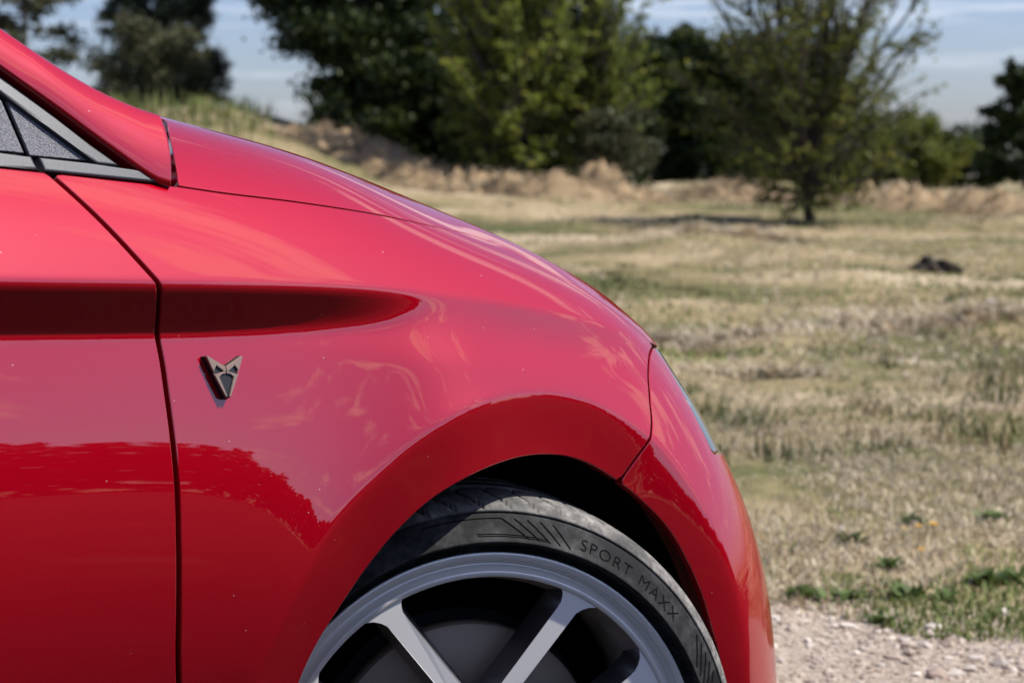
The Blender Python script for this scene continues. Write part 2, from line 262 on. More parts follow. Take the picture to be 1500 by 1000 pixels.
tag(link('gravel', stones('gravel', 30000, (-2.0, 2.2, 3.2, 4.9), .0038, 5), None, [M['stone']]), 'loose pale limestone gravel on the track behind the car', 'gravel', kind='stuff')
tag(link('gravel', stones('gravel', 7000, (-4, 4, -2.5, 3.2), .012, 6), None, [M['stone']]), 'loose pale limestone gravel under and in front of the car', 'gravel', kind='stuff')
def big_stone(seed, x, y, s, label):
    r = np.random.default_rng(seed); bm = bmesh.new(); bmesh.ops.create_icosphere(bm, subdivisions=2, radius=1)
    f = r.uniform(.8, 1.6, 3) * (1, 1, .55); ph = r.uniform(0, 6, 6)
    for v in bm.verts:
        c = v.co; k = 1 + .16 * math.sin(3.1 * c.x + ph[0]) * math.cos(2.7 * c.y + ph[1]) + .12 * math.sin(4.3 * c.z + ph[2]) + r.normal(0, .05); v.co = Vector((c.x * k * f[0], c.y * k * f[1], c.z * k * f[2])) * s
    me = bpy.data.meshes.new('stone'); bm.to_mesh(me); bm.free(); a = me.attributes.new('tint', 'FLOAT_COLOR', 'POINT'); c = np.ones((len(me.vertices), 4), np.float32); c[:, :3] = np.array((.55, .49, .43)) * r.uniform(.75, 1.15); a.data.foreach_set('color', c.ravel())
    o = link('stone', me, None, [M['stone']]); o.location = (x, y, float(ground_z(x, y)) + s * .25); o.rotation_euler = (r.uniform(-.3, .3), r.uniform(-.3, .3), r.uniform(0, 6)); return tag(o, label, 'stone', 'loose stones on the track')
def dist(py): return 2916.7 / (py - 255)                # flat ground distance for an image height
for i, (px, py, s, lab) in enumerate([(1376, 931, .020, 'white stone on gravel, larger of two below the green weeds'), (1252, 927, .019, 'white stone on gravel nearest the red bumper'), (1228, 905, .012, 'small pale stone just beyond the red bumper on gravel'),
        (1190, 948, .013, 'brownish stone on gravel close to the red bumper'), (1262, 966, .011, 'small stone low on gravel between bumper and frame edge'), (1335, 948, .013, 'grey stone on gravel under the larger white stone'), (1480, 905, .014, 'pale stone on gravel at right edge of photo'),
        (1440, 975, .015, 'pale stone on gravel in lower right corner'), (1236, 778, .014, 'white stone lying in the dry grass beside the red bumper'), (1453, 453, .05, 'bright white stone far back beside the straw heap'), (1300, 985, .012, 'pale stone on gravel at bottom edge of photo')]):
    Y = dist(py); big_stone(50 + i, at(px, Y), Y, s * .75, lab)
# ------------------------------------------------------------------ weeds and flowers by the track
def leaf_fan(n, L, w, seed, rise=.5):
    r = np.random.default_rng(seed); V = []; F = []
    for k in range(n):
        a = r.uniform(0, 6.28); l = L * r.uniform(.5, 1.1); e = r.uniform(.15, 1.) * rise; d = np.array([math.cos(a) * math.cos(e), math.sin(a) * math.cos(e), math.sin(e)]); p = np.array([-math.sin(a), math.cos(a), 0]) * w * r.uniform(.7, 1.2)
        o = np.array([r.normal(0, L * .3), r.normal(0, L * .3), .002]); b = len(V)
        V += [o - p * .25, o + p * .25, o + d * l * .55 + p, o + d * l * .55 - p, o + d * l + (0, 0, -l * .15)]; F += [b, b + 1, b + 2, b, b + 2, b + 3, b + 3, b + 2, b + 4]
    return np.array(V), F
for i, (px, py, L, lab) in enumerate([(1452, 862, .06, 'broad-leaved green weed at the grass edge near right border'), (1490, 858, .05, 'green weed cut by the right border at the grass edge'), (1335, 884, .06, 'bushy green weed at the grass edge above the white stone'), (1180, 884, .055, 'green weed at the grass edge beside the red bumper'),
        (1245, 888, .05, 'low green weed between bumper and bushy weed'), (1300, 920, .04, 'small green weed growing alone on the gravel'), (1395, 884, .04, 'small weed at the grass edge right of the bushy weed'), (1310, 838, .05, 'dark green weed in the grass above the bushy weed'), (1340, 770, .045, 'green clump beside the yellow flowers'), (1460, 765, .05, 'green clump in dry grass right of the yellow flowers'), (1250, 800, .05, 'green clump in dry grass beyond the bumper')]):
    Y = dist(py); V, F = leaf_fan(46, L, L * .2, 90 + i, 1.0); c = np.repeat(np.array([(.075, .11, .028)]) * np.random.default_rng(i).uniform(.6, 1.6, (46, 1)), 5, 0)
    x = at(px, Y); t = empty('weed', (x, Y, float(ground_z(x, Y)))); link('leaves', arr_mesh('leaves', V, F, 3, True, c), t, [M['blade']]); tag(t, lab, 'weed', 'green weeds along the track')
M['petal'] = mat('yellow_petal', (.80, .48, .01), .6); M['stem'] = mat('green_stem', (.10, .14, .03), .6)
for i, (px, py, lab) in enumerate([(1374, 773, 'largest yellow flower in the dry grass, rightmost of its row'), (1352, 775, 'yellow flower close by the largest one'), (1357, 810, 'orange yellow flower lower down near the track'), (1331, 778, 'small yellow flower at the other end of its row'), (1120, 792, 'tiny yellow flower in grass near the red bumper')]):
    Y = dist(py + 22); x = at(px, Y); z = float(ground_z(x, Y)); t = empty('yellow_flower', (x, Y, z)); h = .04; s = [.016, .012, .011, .008, .006][i]
    bm = bmesh.new(); bmesh.ops.create_cone(bm, cap_ends=True, segments=6, radius1=.0014, radius2=.0012, depth=h, matrix=Matrix.Translation((0, 0, h / 2))); me = bpy.data.meshes.new('stem'); bm.to_mesh(me); bm.free(); link('stem', me, t, [M['stem']])
    r = np.random.default_rng(i); V = []; F = []
    for k in range(34):
        a = k * 2.4; e = .15 + .95 * (k / 34.); d = np.array([math.cos(a) * math.cos(e), math.sin(a) * math.cos(e), math.sin(e) * .55]) * s; p = np.array([-math.sin(a), math.cos(a), 0]) * s * .16; b = len(V); V += [(0, 0, h), d * .8 + p + (0, 0, h), d + (0, 0, h), d * .8 - p + (0, 0, h)]; F += [b, b + 1, b + 2, b + 3]
    link('petals', arr_mesh('petals', np.array(V), F, 4, False), t, [M['petal']]); tag(t, lab, 'flower', 'yellow flowers in the dry grass')
# ------------------------------------------------------------------ heaps of raked straw
def windrow(name, pts, width, height, label, n, seed, cat='straw'):
    r = np.random.default_rng(seed); P = np.array(pts, float); L = np.r_[0, np.cumsum(np.hypot(*np.diff(P, axis=0).T))]; nu = int(L[-1] / .1) + 2; uu = np.linspace(0, L[-1], nu); cx = np.interp(uu, L, P[:, 0]); cy = np.interp(uu, L, P[:, 1])
    dx, dy = np.gradient(cx), np.gradient(cy); q = np.hypot(dx, dy); nx, ny = -dy / q, dx / q; vv = np.linspace(-1, 1, 17); ends = np.minimum(1, np.minimum(uu, L[-1] - uu) / .8)[:, None]
    w = width * (.7 + .7 * vnoise(uu + seed, uu * 0, .6, 3))[:, None]; X = cx[:, None] + nx[:, None] * vv * w; Y = cy[:, None] + ny[:, None] * vv * w
    H = height * ends * (1 - vv[None] ** 2) * (.15 + 1.2 * np.abs(vnoise(X + seed * 3, Y, 1.7, 4) * 2 - 1) + .8 * np.abs(vnoise(X, Y + seed, 3.3, 3) * 2 - 1)); Z = ground_z(X, Y) + H - .03
    o = empty(name, (float(cx.mean()), float(cy.mean()), 0)); org = np.array(o.location)
    G = np.stack([X, Y, Z], -1) - org; c = np.array((.36, .255, .145)) * (.55 + .75 * vnoise(X, Y, 3, 4))[..., None]
    me = grid_mesh('heap', G); a = me.attributes.new('tint', 'FLOAT_COLOR', 'POINT'); cc = np.ones((G.shape[0] * G.shape[1], 4), np.float32); cc[:, :3] = c.reshape(-1, 3); a.data.foreach_set('color', cc.ravel()); link('heap', me, o, [M['straw']])
    i = r.integers(0, nu, n); j = r.integers(0, 17, n); b = G[i, j] + r.normal(0, .05, (n, 3)) * (1, 1, .3); az = r.uniform(0, 6.28, n); el = r.normal(.06, .25, n); ln = r.uniform(.06, .24, n); d = np.stack([np.cos(az) * np.cos(el), np.sin(az) * np.cos(el), np.sin(el)], 1) * ln[:, None]; p = np.stack([-np.sin(az), np.cos(az), 0 * az], 1) * .008
    V = np.stack([b - p, b + p, b + d + p * .5, b + d - p * .5], 1).reshape(-1, 3); col = DRY[r.integers(0, 5, n)] * r.uniform(.5, 1.2, (n, 1))
    s = link('loose_straw', arr_mesh('loose_straw', V, np.arange(4 * n), 4, True, np.repeat(col, 4, 0)), o, [M['straw']]); s['kind'] = 'stuff'; return tag(o, label, cat, 'raked straw heaps')
windrow('straw_heap', [(at(420, 37), 37), (at(560, 36), 36), (at(700, 34), 34), (at(830, 33), 33), (at(960, 34), 34)], 1.3, .62, 'long tan straw heap along the foot of the tall dark trees', 16000, 1)
windrow('straw_heap', [(at(980, 33), 33), (at(1090, 34), 34), (at(1170, 34.5), 34.5)], .8, .42, 'low straw heap between the leafy tree and lone tree', 5000, 2)
windrow('straw_heap', [(at(1230, 33), 33), (at(1340, 31), 31), (at(1480, 30), 30), (at(1600, 30), 30)], .8, .42, 'low straw heap behind and right of the lone tree', 5000, 3)
windrow('straw_heap', [(at(960, 13.2), 13.2), (at(1010, 12.6), 12.6), (at(1095, 12.1), 12.1)], .35, .18, 'small straw heap just beyond the tip of the bonnet', 2500, 4)
windrow('straw_heap', [(at(1190, 12.6), 12.6), (at(1290, 13.4), 13.4), (at(1400, 13.6), 13.6), (at(1530, 14), 14)], .45, .2, 'pale straw heap across the meadow near right border', 4000, 5)
windrow('straw_heap', [(at(1095, 10.1), 10.1), (at(1150, 9.8), 9.8), (at(1200, 9.9), 9.9)], .22, .10, 'thin pale straw patch in grass right of the headlight', 1500, 6)
windrow('straw_heap', [(at(1000, 24), 24), (at(1080, 23), 23), (at(1200, 23), 23)], .5, .25, 'straw heap in the mid meadow before the lone tree', 3000, 7)
def clod(px, py, w, h, seed, label):
    Y = dist(py); x = at(px, Y); r = np.random.default_rng(seed); bm = bmesh.new(); bmesh.ops.create_icosphere(bm, subdivisions=4, radius=1); ph = r.uniform(0, 9, 8)
    for v in bm.verts:
        c = v.co; k = 1 + .22 * math.sin(2.6 * c.x + ph[0]) + .2 * math.sin(5 * c.y + ph[1] + c.x * 3) + .16 * math.sin(7 * c.x + 5 * c.z + ph[2]) + .1 * math.sin(13 * c.x + ph[3]) * math.sin(11 * c.y + ph[4]); v.co = Vector((c.x * k * w, c.y * k * w * .5, c.z * k * h * (1.2 - .5 * c.x)))
    me = bpy.data.meshes.new('earth_clod'); bm.to_mesh(me); bm.free(); o = link('earth_clod', me, None, [M['earth']]); o.location = (x, Y, float(ground_z(x, Y)) + h * .3); tag(o, label, 'clod')
M['earth'] = mat('dark_earth', (.035, .028, .02), .95); _t = NT(M['earth']); _n = noise(_t, 14, 6); _r = ramp(_t, _n.outputs['Fac'], [(.3, (.018, .014, .010)), (.7, (.06, .046, .03))]); _t.l(_r.outputs[0], _t.b.inputs['Base Color']); bump(_t, _n.outputs['Fac'], 1, .05)
clod(1376, 408, .19, .10, 1, 'dark clod of earth alone on the meadow right of the lone tree')
# ------------------------------------------------------------------ trees
def tube(path, rad, sides=6):
    P = np.asarray(path, float); T = np.gradient(P, axis=0); T /= np.linalg.norm(T, axis=1, keepdims=True) + 1e-9; up = np.array([.3, .2, 1.]) if abs(T[0, 2]) < .8 else np.array([1., .2, 0]); A = np.cross(T, up); A /= np.linalg.norm(A, axis=1, keepdims=True) + 1e-9; B = np.cross(T, A); a = np.linspace(0, 2 * np.pi, sides, endpoint=False)
    V = P[:, None] + np.asarray(rad)[:, None, None] * (np.cos(a)[None, :, None] * A[:, None] + np.sin(a)[None, :, None] * B[:, None]); n = len(P); I, J = np.meshgrid(np.arange(n - 1), np.arange(sides), indexing='ij'); J2 = (J + 1) % sides
    return V.reshape(-1, 3), np.stack([I * sides + J, (I + 1) * sides + J, (I + 1) * sides + J2, I * sides + J2], -1).reshape(-1)
def tree(name, label, px, Y, height, rx, style, leafmat, nleaf, leaf, seed, trunk_r=.10, low=.15, group='trees at the edge of the meadow', cat='tree', dx=0., sink=0., density=1.):
    r = np.random.default_rng(seed); x = at(px, Y); o = empty(name, (x, Y, float(ground_z(x, Y)) - sink)); VV = []; FF = []; nb = 0
    def add(path, rad):
        nonlocal nb
        v, f = tube(path, rad); VV.append(v); FF.append(f + nb); nb += len(v)
    tp = np.stack([np.cumsum(np.r_[0, r.normal(0, .02 * height, 7)]), np.cumsum(np.r_[0, r.normal(0, .02 * height, 7)]), np.linspace(-.1, height * (.97 if style in ('cone', 'upright') else .75), 8)], 1); add(tp, np.linspace(trunk_r, trunk_r * .12, 8) * np.r_[1.35, 1.1, np.ones(6)])
    tw = []
    nbr = {'cone': 60, 'round': 40, 'upright': 46, 'wide': 52, 'bush': 34, 'sparse': 26, 'thorn': 84}[style]
    for k in range(nbr):
        f = (k + r.random()) / nbr; h = height * (low + (.95 - low) * f); az = k * 2.4 + r.normal(0, .3)
        if style == 'cone': L = rx * (1 - f) ** .8 * r.uniform(.7, 1.1) + .15; el = r.normal(-.1, .12)
        elif style == 'upright': L = rx * (1.05 - .75 * f) * r.uniform(.55, 1.15); el = r.normal(.45 + .5 * f, .18)
        elif style == 'wide': L = rx * (1 - .62 * f ** 1.5) * r.uniform(.5, 1.15); el = r.normal(.18 + .75 * f, .22)
        elif style == 'thorn': L = rx * (1 - .55 * f) * r.uniform(.5, 1.2); el = r.normal(.0 + 1.05 * f, .2)
        elif style == 'sparse': L = rx * (1 - .5 * f) * r.uniform(.5, 1.2); el = r.normal(.05, .25)
        else: L = rx * math.sqrt(max(.05, 1 - (2 * f - .9) ** 2 / 1.3)) * r.uniform(.75, 1.08); el = r.normal(.1 + .8 * f, .2)
        if style == 'thorn':
            el = math.radians(-14) + f ** .85 * math.radians(98) + r.normal(0, .1); h = height * (.07 + .30 * f * r.uniform(.5, 1.)); zc = .52 * height - h; rz = .5 * height
            dd_ = np.array([math.cos(el), math.sin(el)]); qa = (dd_[0] / rx) ** 2 + (dd_[1] / rz) ** 2; qb = -2 * dd_[1] * zc / rz ** 2; qc = (zc / rz) ** 2 - 1; disc = max(qb * qb - 4 * qa * qc, 0); L = max(.3, (-qb + math.sqrt(disc)) / (2 * qa)) * r.uniform(.72, 1.18)
        zt = np.clip(h, 0, tp[-1, 2]); st = np.array([np.interp(zt, tp[:, 2], tp[:, 0]), np.interp(zt, tp[:, 2], tp[:, 1]), zt]); d = np.array([math.cos(az) * math.cos(el), math.sin(az) * math.cos(el), math.sin(el)]); q = np.linspace(0, 1, 6)[:, None]
        sag = {'cone': -.06, 'upright': .16, 'wide': .1, 'thorn': .1, 'sparse': -.12}.get(style, .02); path = st + d * L * q + np.array([0, 0, 1]) * sag * L * q ** 2 + np.cumsum(r.normal(0, .02 * L, (6, 3)), 0) * (q > 0)
        add(path, trunk_r * .38 * (L / rx) * np.linspace(1, .15, 6) + .004)
        for m in range(int(5 + 5 * L / rx)):
            u = r.uniform(.2, 1.); b = np.array([np.interp(u, q[:, 0], path[:, c]) for c in range(3)]); sd = d + r.normal(0, .55, 3); sd /= np.linalg.norm(sd); sl_ = L * r.uniform(.16, .42) * (1.2 - u * .5); e = b + sd * sl_
            add(np.stack([b, (b + e) / 2 + r.normal(0, .03 * sl_, 3), e]), np.array([.012, .008, .003]) * max(1, trunk_r / .1)); tw.append((b, e, sl_))
    w = link('trunk', arr_mesh('trunk', np.concatenate(VV), np.concatenate(FF), 4), o, [M['bark']])
    B = np.array([t[0] for t in tw]); E = np.array([t[1] for t in tw]); SL = np.array([t[2] for t in tw]); k = r.choice(len(tw), nleaf, p=SL / SL.sum()); u = r.beta(1.6, 1.1, nleaf)[:, None]; spread = (.10 * rx if style in ('round', 'bush') else .03 * rx if style == 'thorn' else .055 * rx) * density; C = B[k] * (1 - u) + E[k] * u + r.normal(0, 1, (nleaf, 3)) * spread * (1, 1, .7)
    C[:, 2] = np.maximum(C[:, 2], .03 + r.random(nleaf) * .1)
    a = r.normal(0, 1, (nleaf, 3)); a /= np.linalg.norm(a, axis=1, keepdims=True); bq = np.cross(a, r.normal(0, 1, (nleaf, 3))); bq /= np.linalg.norm(bq, axis=1, keepdims=True); s = leaf * r.uniform(.6, 1.3, (nleaf, 1)); asp = .16 if style == 'cone' else .5
    V = np.stack([C - a * s, C + bq * s * asp, C + a * s, C - bq * s * asp], 1).reshape(-1, 3); clump = r.random(len(tw))[k]; tint = np.clip(.5 + .45 * (clump - .5) * 2 * .7 + r.normal(0, .16, nleaf), 0, 1)
    link('crown', arr_mesh('crown', V, np.arange(4 * nleaf), 4, True, np.repeat(np.stack([tint] * 3, 1), 4, 0)), o, [M[leafmat]]); return tag(o, label, cat, group)
tree('pine_tree', 'sparse brownish pine with sky showing through at upper left corner', 25, 46, 6.2, 2.0, 'sparse', 'leaf_olive', 9000, .07, 11, .12, .25)
tree('spruce_tree', 'tall dark spruce behind the olive bush at upper left', 236, 47, 6.5, 1.75, 'cone', 'needle', 52000, .10, 12, .13, .02)
tree('olive_bush', 'grey olive round bush in front of the dark spruce', 228, 42, 1.6, 1.25, 'bush', 'leaf_olive', 16000, .055, 13, .05, .08, cat='bush')
tree('broadleaf_tree', 'large dark broadleaf tree with black interior behind the bonnet', 585, 41, 6.6, 2.3, 'round', 'leaf_dark', 56000, .085, 14, .2, .02)
tree('broadleaf_tree', 'dark tree with overhanging thin boughs left of the largest tree', 525, 46, 7.4, 3.1, 'wide', 'leaf_dark', 24000, .075, 15, .15, .36)
tree('broadleaf_tree', 'bright green young tree with layered boughs in middle of photo', 745, 35.5, 5.2, 1.4, 'thorn', 'leaf_mid', 14000, .065, 16, .09, .05)
tree('broadleaf_tree', 'upright leafy sapling with tall leaders right of the middle tree', 858, 36.5, 4.6, 1.05, 'thorn', 'leaf_mid', 8500, .06, 17, .07, .06)
tree('broadleaf_tree', 'dark filler tree with dense crown behind the two green trees', 690, 44, 4.6, 1.9, 'round', 'leaf_dark', 30000, .08, 27, .14, .02)
tree('thicket_bush', 'dark thicket at the foot of the largest dark tree', 600, 40.5, 2.2, 1.7, 'bush', 'leaf_dark', 17000, .08, 31, .05, .02, cat='bush')
tree('thicket_bush', 'dark thicket behind the bright young tree', 770, 39.5, 2.0, 1.5, 'bush', 'leaf_dark', 15000, .08, 32, .05, .02, cat='bush')
tree('thicket_bush', 'dark thicket behind the upright sapling', 880, 40.5, 1.9, 1.25, 'bush', 'leaf_dark', 13000, .08, 33, .05, .02, cat='bush')
tree('oak_tree', 'far dark round oak beside the upright sapling', 962, 62, 4.5, 1.75, 'round', 'leaf_dark', 30000, .11, 18, .16, .02)
tree('oak_tree', 'far dark round oak behind the lone tree', 1075, 60, 4.3, 1.9, 'round', 'leaf_dark', 32000, .11, 19, .16, .02)
tree('hawthorn_tree', 'lone loose tree with short dark trunk standing in the meadow', 1188, 27, 3.65, 1.6, 'thorn', 'leaf_yellow', 15000, .04, 41, .065, .12)
tree('hedge_shrub', 'low green hedge shrub beyond the lone tree, nearer to it', 1345, 56, 1.6, 1.3, 'bush', 'leaf_yellow', 12000, .07, 21, .05, .03, cat='shrub')
tree('hedge_shrub', 'low dark hedge shrub next to the right border tree', 1420, 58, 1.5, 1.3, 'bush', 'leaf_dark', 12000, .07, 22, .05, .03, cat='shrub')
tree('broadleaf_tree', 'dark tree cut by the right border of the photo', 1500, 46, 3.2, 1.2, 'wide', 'leaf_dark', 17000, .07, 23, .1, .03)
tree('hedge_shrub', 'dark hedge shrub directly behind the trunk of the lone tree', 1195, 57, 2.0, 1.5, 'bush', 'leaf_dark', 15000, .08, 34, .05, .02, cat='shrub')
tree('hedge_shrub', 'green hedge shrub right behind the lower boughs of the lone tree', 1270, 56, 1.7, 1.3, 'bush', 'leaf_yellow', 12000, .07, 35, .05, .02, cat='shrub')
tree('small_shrub', 'tiny green shrub between the far oak and lone tree', 1120, 48, .7, .6, 'bush', 'leaf_mid', 3500, .05, 24, .03, .05, cat='shrub')
tree('small_shrub', 'low dark shrub on the rise just above the bonnet', 478, 37.5, .7, .6, 'bush', 'leaf_dark', 4500, .05, 25, .03, .05, cat='shrub')
tree('small_shrub', 'green shrub at the foot of the upright sapling', 905, 35, 1.3, .75, 'bush', 'leaf_olive', 6500, .05, 26, .03, .05, cat='shrub')
# wood on the far side of the track, seen mirrored in the doors and wings
def far_wood():
    r = np.random.default_rng(77); n = 90000; a = r.uniform(math.radians(150), math.radians(400), n); R = 25 + 4 * vnoise(a * 9, a * 0, 1, 3) + r.uniform(0, 3.5, n)
    x = R * np.cos(a); y = R * np.sin(a); k = y < 6; a, R, x, y = a[k], R[k], x[k], y[k]; n = len(x)
    crest = 2.2 + 2.9 * vnoise(a * 11, a * 0 + 2, 1, 5) + .5 * vnoise(a * 90, a * 0, 1, 2); z = crest * r.random(n) ** .7; C = np.stack([x, y, z], 1) + r.normal(0, .12, (n, 3)); s = r.uniform(.12, .3, (n, 1))
    u = r.normal(0, 1, (n, 3)); u /= np.linalg.norm(u, axis=1, keepdims=True); v = np.cross(u, r.normal(0, 1, (n, 3))); v /= np.linalg.norm(v, axis=1, keepdims=True)
    V = np.stack([C - u * s, C + v * s * .6, C + u * s, C - v * s * .6], 1).reshape(-1, 3); o = link('woods', arr_mesh('woods', V, np.arange(4 * n), 4, True, np.full((4 * n, 3), .45)), None, [M['leaf_dark']]); tag(o, 'dark wood mirrored along the lower door and wing', 'woods', kind='stuff')
far_wood()

# ------------------------------------------------------------------ car body surface (car frame: x forward, y outboard, z up)
BODY = {"DOOR":[[-0.5458,0.1269],[-0.5313,0.104],[-0.5079,0.0673],[-0.4843,0.0274],[-0.4689,0.0016],[-0.4632,-0.0189],[-0.4557,-0.0472],[-0.4529,-0.078],[-0.4525,-0.1185],[-0.4518,-0.1653],[-0.4515,-0.212],[-0.4521,-0.2656],[-0.45,-0.3346],[-0.4429,-0.4073],[-0.4138,-0.5692]],"TRIM":[[-0.7895,0.141],[-0.695,0.1368],[-0.5944,0.1294],[-0.5512,0.1282],[-0.4718,0.1225],[-0.4197,0.1202],[-0.4,0.1181]],"GAP":[[-0.4,0.1181],[-0.3386,0.113],[-0.2644,0.1104],[-0.1856,0.1085],[-0.1108,0.1108],[-0.0342,0.1182],[0.0469,0.1341],[0.0996,0.125],[0.1455,0.0935],[0.196,0.0623],[0.244,0.0341],[0.2811,0.0135],[0.3003,0.0015]],"HREAR":[[-0.332,0.2583],[-0.3596,0.2114],[-0.3738,0.1811],[-0.3877,0.1487],[-0.4,0.1181]],"BUMP":[[0.2976,-0.0001],[0.2611,-0.0198],[0.2256,-0.0538],[0.2032,-0.0859],[0.1879,-0.1154],[0.1716,-0.1388],[0.1527,-0.1644],[0.1343,-0.1911],[0.108,-0.2266]],"HL":[[0.2992,-0.0008],[0.3129,-0.0258],[0.3003,-0.0639],[0.2915,-0.1017],[0.2877,-0.1284],[0.2845,-0.1527]],"EMB":[[-0.3853,-0.1014],[-0.4048,-0.0827],[-0.3587,-0.0815],[-0.3852,-0.1255]],"NOSEV":[[0.2737,-0.2549],[0.2921,-0.2729]],"ARI":[[-0.2684,-0.6199],[-0.2832,-0.5261],[-0.2928,-0.4664],[-0.2912,-0.4265],[-0.2777,-0.3862],[-0.2544,-0.3454],[-0.2235,-0.2983],[-0.1885,-0.2557],[-0.149,-0.2218],[-0.0994,-0.1985],[-0.0395,-0.1801],[0.0107,-0.1709],[0.0588,-0.1689],[0.0961,-0.1754],[0.131,-0.1922],[0.1583,-0.2149],[0.1822,-0.2451],[0.1988,-0.2844],[0.2121,-0.3282],[0.2192,-0.3639],[0.2258,-0.3974],[0.2303,-0.4345],[0.239,-0.503],[0.2474,-0.5734],[0.2474,-0.6338]],"ARO":[[-0.3473,-0.6049],[-0.3677,-0.509],[-0.3674,-0.4611],[-0.3614,-0.4154],[-0.3411,-0.365],[-0.3158,-0.3159],[-0.284,-0.2639],[-0.2566,-0.2324],[-0.2163,-0.1955],[-0.1829,-0.1669],[-0.1497,-0.1451],[-0.1127,-0.1277],[-0.0702,-0.1142],[-0.0232,-0.1039],[0.0175,-0.0988],[0.0568,-0.098],[0.0943,-0.1012],[0.1375,-0.1145],[0.1746,-0.1378],[0.1942,-0.1643],[0.2086,-0.1974],[0.2218,-0.235],[0.2326,-0.2752],[0.2398,-0.3103],[0.246,-0.3563],[0.2527,-0.4362],[0.2631,-0.5226],[0.2801,-0.6395]],"TV":[0.5051,0.4592,0.4133,0.3678,0.3417,0.3362,0.3925,0.3143,0.1843,0.1544,0.1224,0.0901],"ZBK":[-1.35,-1.25,-1.15,-1.05,-0.95,-0.85,-0.75,-0.65,-0.55,-0.45,-0.35,-0.25,-0.15,-0.05,0.05,0.15,0.2,0.25,0.3,0.35,0.4,0.45,0.5,0.55,0.7,0.9,1.15,1.45],"ZBV":[0.9358,0.9323,0.9288,0.9247,0.9201,0.9151,0.9097,0.9044,0.8994,0.8945,0.8891,0.8828,0.8746,0.8627,0.8463,0.8253,0.8125,0.7987,0.7857,0.7766,0.773,0.7722,0.7718,0.7715,0.7709,0.7707,0.7706,0.7706],"PIL_TOP":[[-0.8003,0.6542,1.3037],[-0.6487,0.701,1.1987],[-0.5575,0.727,1.1401],[-0.5263,0.7366,1.1188],[-0.4942,0.7456,1.0984],[-0.4606,0.7536,1.0804],[-0.4251,0.7599,1.0663],[-0.3997,0.7631,1.0592]],"PIL_BOT":[[-0.8119,0.6787,1.2576],[-0.6588,0.7191,1.167],[-0.5701,0.7476,1.1028],[-0.5194,0.7646,1.0647],[-0.4903,0.7748,1.0419],[-0.467,0.7827,1.0241],[-0.4317,0.7946,0.9973],[-0.4117,0.7983,0.9891]],"STRIP_UP":[[-0.8108,0.6753,1.2472],[-0.568,0.7436,1.094],[-0.5272,0.7575,1.0627],[-0.487,0.7727,1.0287],[-0.4589,0.7818,1.0081]],"STRIP_LO":[[-0.8145,0.683,1.23],[-0.5722,0.7504,1.0787],[-0.5316,0.7644,1.0473],[-0.499,0.7757,1.0219],[-0.4846,0.7807,1.0106]],"TRI":[[-0.5639,0.7483,1.0699],[-0.4916,0.7735,1.0133],[-0.5535,0.7713,1.0182]],"SAIL":[[-0.6053,0.7334,1.1034],[-0.5704,0.7469,1.073],[-0.5596,0.7705,1.0202],[-0.626,0.7678,1.026]],"TRIM_F":[[-0.5516,0.7842,1.0162],[-0.4982,0.7864,1.0112],[-0.4411,0.7896,1.004],[-0.4216,0.795,0.9919],[-0.5487,0.79,1.0032]],"TRIM_R":[[-0.8574,0.7726,1.0422],[-0.5918,0.7823,1.0205],[-0.5595,0.7839,1.0168],[-0.5557,0.7894,1.0045],[-0.5953,0.788,1.0077],[-0.8592,0.7763,1.0341]],"BACK":[[-0.8007,0.6515,1.2603],[-0.555,0.7212,1.1037],[-0.5036,0.7385,1.065],[-0.4069,0.7708,0.9924],[-0.4059,0.7717,0.9904],[-0.5816,0.764,1.0078],[-0.8493,0.752,1.0346]]}
for _k in BODY: BODY[_k] = np.array(BODY[_k], float)
def spl(xs,ys):
    """natural cubic spline -> callable"""
    xs=np.asarray(xs,float); ys=np.asarray(ys,float); n=len(xs); h=np.diff(xs)
    A=np.zeros((n,n)); r=np.zeros(n); A[0,0]=A[-1,-1]=1
    for i in range(1,n-1):
        A[i,i-1]=h[i-1]; A[i,i]=2*(h[i-1]+h[i]); A[i,i+1]=h[i]
        r[i]=6*((ys[i+1]-ys[i])/h[i]-(ys[i]-ys[i-1])/h[i-1])
    M=np.linalg.solve(A,r)
    def f(x):
        x=np.asarray(x,float); i=np.clip(np.searchsorted(xs,x)-1,0,n-2)
        xl=np.clip(x,xs[0],xs[-1]); a=xs[i+1]-xl; b=xl-xs[i]; hh=h[i]
        y=M[i]*a**3/(6*hh)+M[i+1]*b**3/(6*hh)+(ys[i]/hh-M[i]*hh/6)*a+(ys[i+1]/hh-M[i+1]*hh/6)*b
        s0=(ys[1]-ys[0])/h[0]-h[0]*(2*M[0]+M[1])/6; s1=(ys[-1]-ys[-2])/h[-1]+h[-1]*(2*M[-1]+M[-2])/6
        return y+(x<xs[0])*(x-xs[0])*s0+(x>xs[-1])*(x-xs[-1])*s1
    return f
def pchip(xs,ys):
    xs=np.asarray(xs,float); ys=np.asarray(ys,float); h=np.diff(xs); d=np.diff(ys)/h; m=np.zeros(len(xs))
    for i in range(1,len(xs)-1):
        if d[i-1]*d[i]>0: m[i]=2*d[i-1]*d[i]/(d[i-1]+d[i])
    m[0]=d[0]; m[-1]=d[-1]
    def f(x):
        x=np.clip(np.asarray(x,float),xs[0],xs[-1]); i=np.clip(np.searchsorted(xs,x)-1,0,len(xs)-2)
        u=(x-xs[i])/h[i]
        return (2*u**3-3*u**2+1)*ys[i]+(u**3-2*u**2+u)*h[i]*m[i]+(-2*u**3+3*u**2)*ys[i+1]+(u**3-u**2)*h[i]*m[i+1]
    return f
